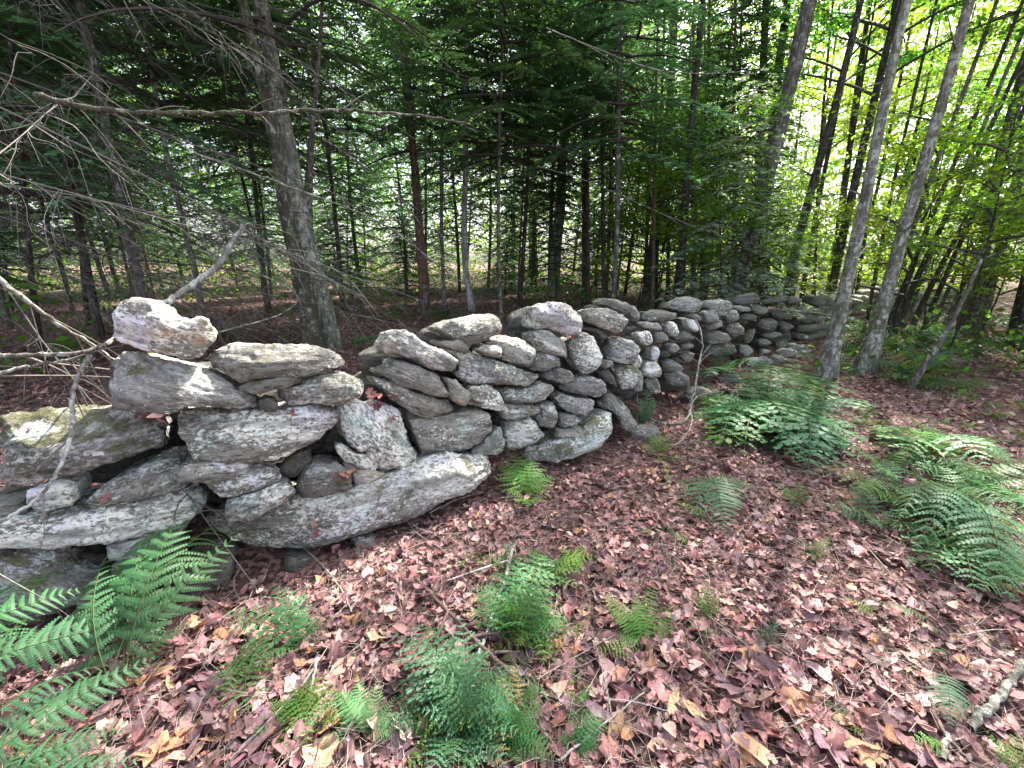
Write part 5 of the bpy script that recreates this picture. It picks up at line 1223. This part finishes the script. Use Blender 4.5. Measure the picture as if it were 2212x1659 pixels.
SAP_SUN_TINT = []  # sapling foliage lightened: sunlight on the sprays put into the leaf colour
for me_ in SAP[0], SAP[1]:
    m2 = me_[1].copy(); a_ = m2.color_attributes['tint']; c_ = np.empty(len(m2.vertices) * 4, np.float32); a_.data.foreach_get('color', c_); c_ = c_.reshape(-1, 4); c_[:, :3] = c_[:, :3] * [3.2, 1.9, 3.2]; a_.data.foreach_set('color', c_.ravel()); SAP_SUN_TINT.append((me_[0], m2))
tree('hemlock_sapling', 'young hemlock with sunlight painted pale into its foliage behind the far wall beside the shaggy trunk', [(1560, 640, 7), (1555, 480, 5)], Y=8.6, mat='b_dark', zt=3.4, kind=SAP_SUN_TINT[1], kz=.3, k=6, seed=60)
tree('hemlock_sapling', 'low young hemlock with sunlight painted pale into its foliage at the far wall left of the mottled trunks', [(1640, 640, 6), (1640, 560, 5)], Y=9.3, mat='b_dark', zt=2.6, kind=SAP_SUN_TINT[0], kz=.2, k=6, seed=61)
# --- background forest, tree behind tree
def free_tree(name, label, x, y, r0, H, mat, parts, kz, group, lean=(0, 0), scale=1.0, seed=0, k=7):
    b = np.array([x, y, gh(x, y)]); n = 12; s = np.linspace(0, 1, n)
    rr = np.random.default_rng(seed)
    P = np.stack([lean[0] * s * H + .12 * np.sin(s * 5 + seed), lean[1] * s * H + .1 * np.cos(s * 4 + seed), s * H - .1], 1); P[:, :2] -= P[0, :2]
    e = thing(name, label, 'tree', b, group=group)
    V, F = tube(P, r0 * (1 - .8 * s), k, .1, seed); build('trunk', V, F, M[mat], e)
    if parts: crown(e, parts, P + b, None, b[2] + kz, scale=scale)
    return e
GH = 'hemlocks of the dim background wood'; GB = 'broadleaf trees of the bright background wood'
nid = 200
occupied = []
def ok(x, y, dmin):
    if any((x - a) ** 2 + (y - b) ** 2 < dmin ** 2 for a, b in occupied): return False
    occupied.append((x, y)); return True
t_ = 0
while t_ < 36:                                    # hemlocks: left and centre
    ang = R.uniform(-50, 24); d = R.uniform(9.0, 24); x, y = d * math.sin(math.radians(ang)), d * math.cos(math.radians(ang))
    if not ok(x, y, 1.9): continue
    free_tree('hemlock_tree', 'hemlock with drooping dark sprays in the dim background', x, y, R.uniform(.035, .06) if d < 15 else R.uniform(.05, .09), R.uniform(10, 12), R.choice(['b_dark', 'b_gray', 'b_red', 'b_moss']), R.choice(HEM), R.uniform(1.7, 2.9) if d < 15 else R.uniform(0, 1), GH, (R.uniform(-.02, .02), 0), R.uniform(.9, 1.2), nid); t_ += 1; nid += 1
t_ = 0
while t_ < 20:                                    # young hemlocks
    ang = R.uniform(-50, 32); d = R.uniform(12, 22); x, y = d * math.sin(math.radians(ang)), d * math.cos(math.radians(ang))
    if path_sd(x, y)[0] < 1.2 or not ok(x, y, 1.0): continue
    free_tree('hemlock_sapling', 'young hemlock with fine flat sprays behind the wall', x, y, .025, 4.5, 'b_dark', R.choice(SAP), 0, 'young hemlocks behind the wall', (0, 0), R.uniform(.8, 1.15), nid, 5); t_ += 1; nid += 1
t_ = 0
while t_ < 34:                                    # bright broadleaf trees to the right and far behind
    ang = R.uniform(14, 62) if t_ < 26 else R.uniform(-50, 10); d = R.uniform(12, 30) if t_ < 26 else R.uniform(20, 30); x, y = d * math.sin(math.radians(ang)), d * math.cos(math.radians(ang))
    if not ok(x, y, 1.8): continue
    H = R.uniform(10, 15)
    free_tree('maple_tree', 'slender broadleaf tree with sunlit yellow green leaves far back', x, y, R.uniform(.06, .13), H, R.choice(['b_dark', 'b_gray']), R.choice(BRD), H - R.uniform(5, 9), GB, (R.uniform(-.04, .06), 0), R.uniform(.9, 1.2), nid); t_ += 1; nid += 1
t_ = 0
while t_ < 46:
    ang = R.uniform(16, 62); d = R.uniform(9.5, 22); x, y = d * math.sin(math.radians(ang)), d * math.cos(math.radians(ang))
    if not ok(x, y, 1.1) or abs(path_sd(x, y)[0]) < .8: continue
    free_tree('maple_sapling', 'leafy young maple in the bright understory at the right', x, y, .02, 4.5, 'b_dark', R.choice(UND), R.uniform(.2, 1.8), 'young maples of the bright understory', (R.uniform(-.05, .08), 0), R.uniform(.8, 1.3), nid, 5); t_ += 1; nid += 1
# far-off wood that reads as one mass
def far_wood():
    rr = np.random.default_rng(99); n = 150000
    a = rr.uniform(-1.15, 1.2, n); d = rr.uniform(30, 42, n); z = rr.uniform(0, 1, n) ** .8 * 17 - .3
    Q = np.stack([d * np.sin(a), d * np.cos(a), z], 1)
    keep = fbm(Q * [1, 1, 1.2], .33, 3, 4) > -.16 - .12 * (a > .25) + .022 * np.clip(z - 6, 0, 20)
    Q = Q[keep]
    Q[:, 2] += ground_h(Q[:, 0], Q[:, 1])
    V, F, C = leafquads(Q, .30, (.14, .24, .035), rr, 1.2)
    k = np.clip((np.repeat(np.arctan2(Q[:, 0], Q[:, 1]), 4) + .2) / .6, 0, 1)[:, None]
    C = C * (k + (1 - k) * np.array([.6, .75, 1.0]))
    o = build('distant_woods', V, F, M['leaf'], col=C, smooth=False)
    tag(o, 'far off sunlit woods closing the view', 'woods', kind='stuff')
far_wood()
def undergrowth():
    rr = np.random.default_rng(98); n = 60000
    a = rr.uniform(-1.1, 1.15, n); d = 7 + 24 * rr.uniform(0, 1, n) ** .8
    x, y = d * np.sin(a), d * np.cos(a); z = rr.uniform(0, 1, n) ** 1.6 * 1.1
    Q = np.stack([x, y, z], 1); sd = path_sd(x, y)
    dens_ = pn(Q * [1, 1, 0], .45, 8) + np.where(sd < 0, .15 * np.clip((d - 9) / 5, -3, 1), -.12 + .3 * np.clip((d - 14) / 10, 0, 1))
    keep = (dens_ + rr.normal(size=n) * .08 > .05 + z * .15) & (np.abs(sd) > .9)
    Q = Q[keep]; Q[:, 2] += ground_h(Q[:, 0], Q[:, 1])
    V, F, C = leafquads(Q, .11, (.09, .17, .035), rr, .7)
    o = build('undergrowth', V, F, M['leaf'], col=C, smooth=False)
    tag(o, 'low leafy undergrowth spread over the floor of the wood', 'undergrowth', kind='stuff')
undergrowth()

# --- dead drooping branches of a hemlock that stands outside the picture on the left
def dead_limbs(e, axis, n, zr, azr, Lr, seed, r0=(.005, .012), side=8, name='dead_branch', droop=.12):
    """bare drooping limbs with side twigs; axis: function z -> (x, y) relative to the tree's base"""
    rr = np.random.default_rng(seed)
    for b in range(n):
        z = rr.uniform(*zr); az = rr.uniform(*azr); L = rr.uniform(*Lr)
        D = np.array([math.cos(az), math.sin(az), 0]); Sd = np.array([-D[1], D[0], 0]); sl = rr.uniform(-.5, .12) - .02 * z
        s = np.linspace(0, 1, 14); x0, y0 = axis(z)
        P = np.array([x0, y0, z]) + D * (L * s)[:, None] + np.array([0, 0, 1.]) * (L * (sl * s - droop * s ** 2))[:, None] + Sd * (L * rr.normal() * .18 * s ** 2)[:, None] + np.cumsum(rr.normal(size=(14, 3)) * .024, 0) * s[:, None]
        A = Acc(); V, F = tube(P, np.linspace(rr.uniform(*r0), .0016, 14), 5); c0 = np.array(rr.choice([.08, .12, .18, .26])) * np.array([1, .93, .84]); A.add(V, F, c0)
        for j in range(int(L * side)):
            t = rr.uniform(.12, 1); o = np.array([np.interp(t, s, P[:, k]) for k in range(3)])
            l = rr.uniform(.12, .9) * (1.1 - .6 * t); a2 = az + rr.choice([-1, 1]) * rr.uniform(.3, 1.3)
            d = np.array([math.cos(a2), math.sin(a2), sl * .6 - rr.uniform(-.15, .7)])
            q = np.array([o, o + d * l * .4, o + d * l * .75 + [0, 0, -.08 * l], o + d * l + [0, 0, -.28 * l]]) + rr.normal(size=(4, 3)) * .03 * np.array([[0], [1], [1], [1]])
            V, F = tube(smooth_path(q, 7, 1), np.linspace(.0036, .001, 7), 3); A.add(V, F, c0 * rr.uniform(.7, 1.4))
            for m in range(int(l * 6)):
                u = rr.uniform(.2, 1); o2 = q[0] * (1 - u) + q[3] * u; dd = d + rr.normal(size=3) * .7; ll = rr.uniform(.05, .22)
                V, F = tube(np.array([o2, o2 + dd * ll * .5 + [0, 0, .01], o2 + dd * ll]), [.0015, .0012, .0006], 3); A.add(V, F, c0 * rr.uniform(.7, 1.4))
        A.build(name, M['twig'], e)
def axis_of(T): 
    e_, P_, r_ = T; b_ = np.array(e_.location)
    return lambda z: (np.interp(z, P_[:, 2] - b_[2], P_[:, 0] - b_[0]), np.interp(z, P_[:, 2] - b_[2], P_[:, 1] - b_[1]))
for k_, (bx, by, n_, sd2) in enumerate([(-5.0, 3.4, 26, 55), (-4.6, 5.4, 16, 56)]):
    e = thing('dead_hemlock_tree', ['tangle of bare drooping hemlock branches sweeping in from the left', 'bare twiggy hemlock at the left edge behind the sweeping tangle'][k_], 'tree', (bx, by, gh(bx, by)))
    Pn = np.stack([np.linspace(0, .1, 14), np.linspace(0, .15, 14), np.linspace(-.1, 10, 14)], 1)
    V, F = tube(Pn, np.linspace(.13, .05, 14) * (1 - .55 * k_), 12, .15, 3, .4); build('trunk', V, F, M['b_dark' if k_ == 0 else 'b_gray'], e)
    dead_limbs(e, lambda z: (0, 0), n_, (1.0, 5.0), (-.8, .7), (2.0, 4.6), sd2)
for T_, n_, azr, Lr in ((T_GN, 14, (-1.5, 1.3), (1.0, 2.6)), (T_UL, 10, (-2.2, .6), (1, 2.4)), (T_TH, 9, (-3.1, 1), (.8, 2.0)), (T_SP, 12, (-2.6, 1.2), (.8, 2.4)), (T_ST, 5, (-3, 1), (.5, 1.3)), (T_CE, 6, (-3, 1), (.5, 1.2))):
    dead_limbs(T_[0], axis_of(T_), n_, (1.0, 4.6), azr, Lr, int(n_ * 7 + Lr[1] * 10), (.004, .009), 9)

def px_branch(name, label, pts, Yd, r0, r1, mat, cat='branch', twigs=0, seed=0, k=8, parent=None, fol=0):
    """branch through picture points; Yd = distances"""
    P = np.array([at_y(p[0], p[1], y) for p, y in zip(pts, Yd)]); o3 = P[0].copy() if parent is None else np.array(parent.location)
    P = smooth_path(P - o3, len(pts) * 6)
    rr_ = np.random.default_rng(seed); P[1:-1] += rr_.normal(size=(len(P) - 2, 3)) * r0 * .25
    e = thing(name, label, cat, o3) if parent is None else parent
    V, F = tube(P, np.linspace(r0, r1, len(P)), k, .25, seed)
    build('stem' if parent is None else 'branch', V, F, M[mat], e)
    A = Acc(); n = 0
    for t in range(twigs):
        i = rr_.integers(2, len(P) - 1); d = P[i] - P[i - 1]; d /= np.linalg.norm(d); L = rr_.uniform(.1, .55)
        dd = d * .8 + rr_.normal(size=3) * .45 + [0, 0, -.25]
        q = np.array([P[i], P[i] + dd * L * .5, P[i] + dd * L + [0, 0, -.1 * L]])
        V, F = tube(smooth_path(q, 6), np.linspace(r1 * .7, .001, 6), 4)
        build('twig', V, F, M['twig'], e, col=np.broadcast_to(np.array([.2, .17, .15]), (len(V), 3)))
    return e
px_branch('long_branch', 'long mossy horizontal branch crossing in front of the trunks at the upper left', [(75, 205), (140, 222), (220, 240), (330, 245), (440, 242), (550, 246), (640, 238), (740, 238), (830, 243), (920, 252), (1010, 268)], [3.0, 3.0, 3.05, 3.1, 3.2, 3.3, 3.4, 3.5, 3.6, 3.7, 3.8], .018, .007, 'b_moss', twigs=10, seed=3)
px_branch('broken_branch', 'broken branch with white lichen propped behind the tilted boulder', [(350, 662), (400, 625), (450, 590), (475, 570), (500, 530), (528, 485)], [3.3, 3.5, 3.7, 3.8, 3.85, 3.9], .026, .020, 'b_white', twigs=3, seed=4)
px_branch('dead_branch', 'pale bare branch slanting over the wall at the far left', [(-60, 560), (60, 650), (140, 710), (200, 745), (270, 790)], [1.9, 2.0, 2.1, 2.15, 2.2], .012, .005, 'b_pale', twigs=4, seed=5)
px_branch('dead_branch', 'forked dark branch resting on the left end of the wall', [(-80, 770), (60, 768), (170, 765), (215, 752), (240, 735)], [1.75, 1.8, 1.85, 1.9, 2.0], .010, .010, 'b_gray', twigs=2, seed=6)
px_branch('dead_branch', 'crooked lichened branch hanging down over the mossy left slab', [(195, 765), (175, 800), (155, 850), (158, 900), (150, 960), (125, 1020), (85, 1080), (30, 1110), (-30, 1150)], [1.88, 1.86, 1.82, 1.78, 1.72, 1.66, 1.6, 1.55, 1.5], .010, .006, 'b_white', twigs=3, seed=7)
px_branch('dead_branch', 'low pale branch curving in front of the gap at the left edge', [(-60, 830), (20, 800), (90, 785), (170, 775)], [1.7, 1.75, 1.8, 1.86], .008, .006, 'b_pale', twigs=4, seed=8)
px_branch('dead_branch', 'long pale bare branch falling from the upper left to the rusty snag', [(420, 330), (560, 380), (700, 430), (830, 480), (930, 560), (1010, 620)], [4.6, 4.7, 4.8, 4.9, 5.0, 5.1], .012, .004, 'b_pale', twigs=16, seed=9)
px_branch('dead_branch', 'thin bare branch sweeping down right of the split trunk', [(700, 300), (820, 380), (900, 470), (960, 560)], [5.2, 5.2, 5.2, 5.2], .010, .004, 'b_gray', twigs=10, seed=10)
px_branch('dead_branch', 'thin dead twiggy branch rising across the split trunk foot', [(465, 720), (540, 700), (610, 680), (660, 640), (560, 590), (430, 540)], [3.6, 3.8, 4.0, 4.1, 4.0, 3.9], .006, .003, 'b_pale', twigs=6, seed=11)
px_branch('dead_branch', 'pale curved branch high in the centre under the hemlock sprays', [(1180, 60), (1300, 110), (1420, 155), (1540, 160), (1600, 155)], [5, 5.1, 5.2, 5.3, 5.4], .006, .003, 'b_pale', twigs=6, seed=12)
px_branch('dead_branch', 'long bare limb crossing the centre below the hemlock sprays', [(1160, 360), (1260, 385), (1380, 440), (1520, 500), (1640, 530)], [7, 7, 7, 7, 7], .008, .003, 'b_gray', twigs=8, seed=13)
px_branch('fallen_branch', 'pale pole lying along the top of the far wall', [(1600, 668), (1680, 668), (1760, 676), (1840, 690)], [7.6, 7.9, 8.2, 8.5], .02, .014, 'b_pale', twigs=2, seed=14)

# --- low leafy seedlings with a few broad leaves
def seedling(label, px, py, n, h, leaf, col, seed, spread=.16, Y=None, z=None):
    rr = np.random.default_rng(seed)
    p = on_ground(px, py) if Y is None else at_y(px, py, Y)
    b = np.array([p[0], p[1], gh(p[0], p[1]) if z is None else z])
    e = thing('seedling', label, 'plant', b)
    V, F = tube(smooth_path([(0, 0, 0), (.02, .01, h * .5), (0, .02, h)], 6), np.linspace(.003, .0015, 6), 4)
    build('stem', V, F, M['twig'], e, col=np.broadcast_to(np.array([.15, .14, .07]), (len(V), 3)))
    Vt, Ft = leaf_poly('beech'); 
    for i in range(n):
        a = i * 2.4 + rr.normal() * .3; rad = spread * rr.uniform(.4, 1); c = np.array([math.cos(a) * rad, math.sin(a) * rad, h * rr.uniform(.65, 1.05)])
        W = warp_leaf(Vt, rr, .15, .15); W[:, 0] += .45; W = W * leaf * rr.uniform(.8, 1.2)
        ca, sa = math.cos(a), math.sin(a); W = W @ np.array([[ca, sa, 0], [-sa, ca, 0], [0, 0, 1]]) + c
        W[:, 2] -= .3 * np.linalg.norm((W - c)[:, :2], axis=1)
        build('leaf', W, Ft, M['leaf'], e, col=np.array(col) * rr.uniform(.85, 1.15), smooth=True)
    return e
LG = (.10, .22, .06)
seedling('bright green leafy seedling right of the dead branch before the wall', 1560, 985, 14, .28, .10, (.13, .26, .05), 1, .14)
seedling('row of young green leaves at the foot of the pale centre trunk', 1200, 660, 16, .5, .16, LG, 2, .5)
seedling('young beech with mint green leaves left of the pale centre trunk', 1140, 625, 7, .6, .18, LG, 3, .3)
seedling('pale leaved seedling on the ground left of the middle fern clump', 1020, 1240, 8, .06, .035, (.16, .26, .08), 4, .05)
seedling('single pale young leaf by the curled leaf right of the middle ferns', 1180, 1450, 2, .05, .05, (.18, .24, .12), 5, .02)
seedling('leafy shoot under the left edge of the wall end slab', 1405, 905, 8, .2, .07, (.10, .18, .06), 6, .12)
seedling('bright broad leaves hanging in the air before the leaning trunks', 1690, 640, 8, 1.3, .16, (.16, .30, .03), 7, .3)
seedling('small cluster of light leaves hanging in the dim centre', 1065, 400, 7, 2.4, .12, (.2, .3, .12), 8, .2, Y=7.5, z=.3)

for k in range(16):
    px_, py_ = (R.uniform(1000, 1250), R.uniform(1180, 1640)) if k % 2 else (R.uniform(1260, 2100), R.uniform(1020, 1640))
    e = seedling('tiny seedling with round pale green leaves in the litter', px_, py_, R.randint(3, 7), R.uniform(.02, .05), R.uniform(.02, .035), (.13, .26, .07), 300 + k, .035)
    e['group'] = 'tiny seedlings dotted over the litter'
# dead leaves caught on ledges and in gaps of the wall
rr = np.random.default_rng(66)
for (x, y, n) in [(812, 868, 9), (740, 1040, 5), (630, 900, 2), (690, 1150, 3), (850, 915, 2), (1560, 660, 3), (1230, 735, 3), (330, 905, 5), (905, 1015, 2), (255, 1080, 1)]:
    for k in range(n):
        p = face_hit(x + rr.normal() * 12, y + rr.normal() * 9); nv_ = path_normal(p)
        p = p + nv_ * rr.uniform(-.03, .05)
        V, F = leaf_poly(['beech', 'curl', 'maple', 'torn'][k % 4]); W = warp_leaf(V, rr, .4, .4) * rr.uniform(.05, .085) @ rot_mats(1, rr, .5)[0].T
        me = build('dead_leaf', W, F, M['dead'], col=PAL[rr.integers(0, len(PAL))] * [1.25, 1.0, 1.05], smooth=False, link=False)
        place('dead_leaf', me, wall, p - np.array(WLOC) + [0, 0, .02])
# ------------------------------------------------------------------ give repeated things labels of their own
bpy.context.view_layer.update()
def to_px(P):
    d = np.array(P) - CAMP; z = d[1] * CT - d[2] * ST
    v = -(d[2] * CT + d[1] * ST)
    return 1106 + FPX * d[0] / max(z, .1), 829.5 + FPX * v / max(z, .1)
def finish_labels():
    tops = [o for o in SC.objects if o.parent is None and o.get('label') and not o.get('kind')]
    groups = {}; anchors = []
    for o in tops:
        px = to_px(o.location)
        if o.get('group'): groups.setdefault((o['group'], o['label']), []).append((o, px))
        elif o.get('category') in ('tree', 'fern', 'stick', 'log', 'branch'): anchors.append((px, o['label'], o['category']))
    ORD = ['nearest', 'second', 'third', 'fourth', 'fifth', 'sixth', 'seventh', 'eighth', 'ninth', 'tenth', 'eleventh', 'twelfth', 'thirteenth', 'fourteenth', 'fifteenth', 'sixteenth', 'seventeenth', 'eighteenth', 'nineteenth', 'twentieth', 'twenty-first', 'twenty-second', 'twenty-third', 'twenty-fourth', 'twenty-fifth', 'twenty-sixth', 'twenty-seventh', 'twenty-eighth', 'twenty-ninth', 'thirtieth', 'thirty-first', 'thirty-second', 'thirty-third', 'farthest']
    SHORT = [('split just', 'the split trunk'), ('rusty red snag', 'the rusty red snag'), ('straight pale trunk', 'the straight pale trunk'), ('slightly bowed', 'the bowed pale centre trunk'),
             ('smooth grey trunk', 'the smooth grey trunk'), ('very thin white stem', 'the very thin white stem'), ('dark shaggy', 'the shaggy trunk'), ('left of the two before', 'the left mottled trunk'),
             ('right of the two before', 'the right mottled trunk'), ('top bends', 'the thick bent trunk'), ('above the broken branch', 'the thin left trunk'), ('straight hemlock trunk', 'the dark straight centre trunk'),
             ('gnarled', 'the gnarled trunk at the left edge'), ('bright gaps', 'the upper left trunk')]
    GA = [('large grey green clump', 'the large grey green fern clump'), ('sprawling fern', 'the sprawling blue fern'), ('bright lime frond', 'the bright lime frond'), ('dark broad fern frond', 'the dark broad fern'),
          ('biggest dark fern', 'the biggest dark fern clump'), ('flat blue green', 'the flat blue green frond'), ('short fronds right', 'the short green fern'), ('broken dead trunk leaning', 'the broken trunk'), ('right of the two before', 'the right mottled trunk'),
          ('left of the two before', 'the left mottled trunk'), ('large grey green fern clump', 'the large grey green fern clump'), ('top bends', 'the thick dark bent trunk')]
    for (g, lab), L in groups.items():
        istree = L[0][0]['category'] == 'tree'
        A = [(px, s) for px, l, c in anchors for key, s in (SHORT if istree else GA) if key in l]
        cells = {}
        for o, (x, y) in L:
            best = min(A, key=lambda a: abs(a[0][0] - x) + (0 if istree else abs(a[0][1] - y)))
            side = 'left' if x < best[0][0] else 'right'
            cells.setdefault((best[1], side), []).append((abs(best[0][0] - x), o))
        base = lab
        for (an, side), M_ in cells.items():
            M_.sort(key=lambda q: q[0])
            for i, (d, o) in enumerate(M_):
                head = base.split(' in ')[0].split(' with ')[0].split(' at the ')[0].split(' lying')[0].split(' behind')[0].split(' far back')[0] if istree else base.split(' in the ')[0].split(' with ')[0].split(' at the ')[0].split(' lying')[0].split(' crowded')[0].split(' round')[0].split(' among')[0].split(' poking')[0]
                head = head.replace('slender dark stem of the leaning thicket', 'thicket stem')
                o['label'] = ('only ' if len(M_) == 1 else ORD[min(i, 33)] + ' ') + head + ' to the ' + side + ' of ' + an
finish_labels()
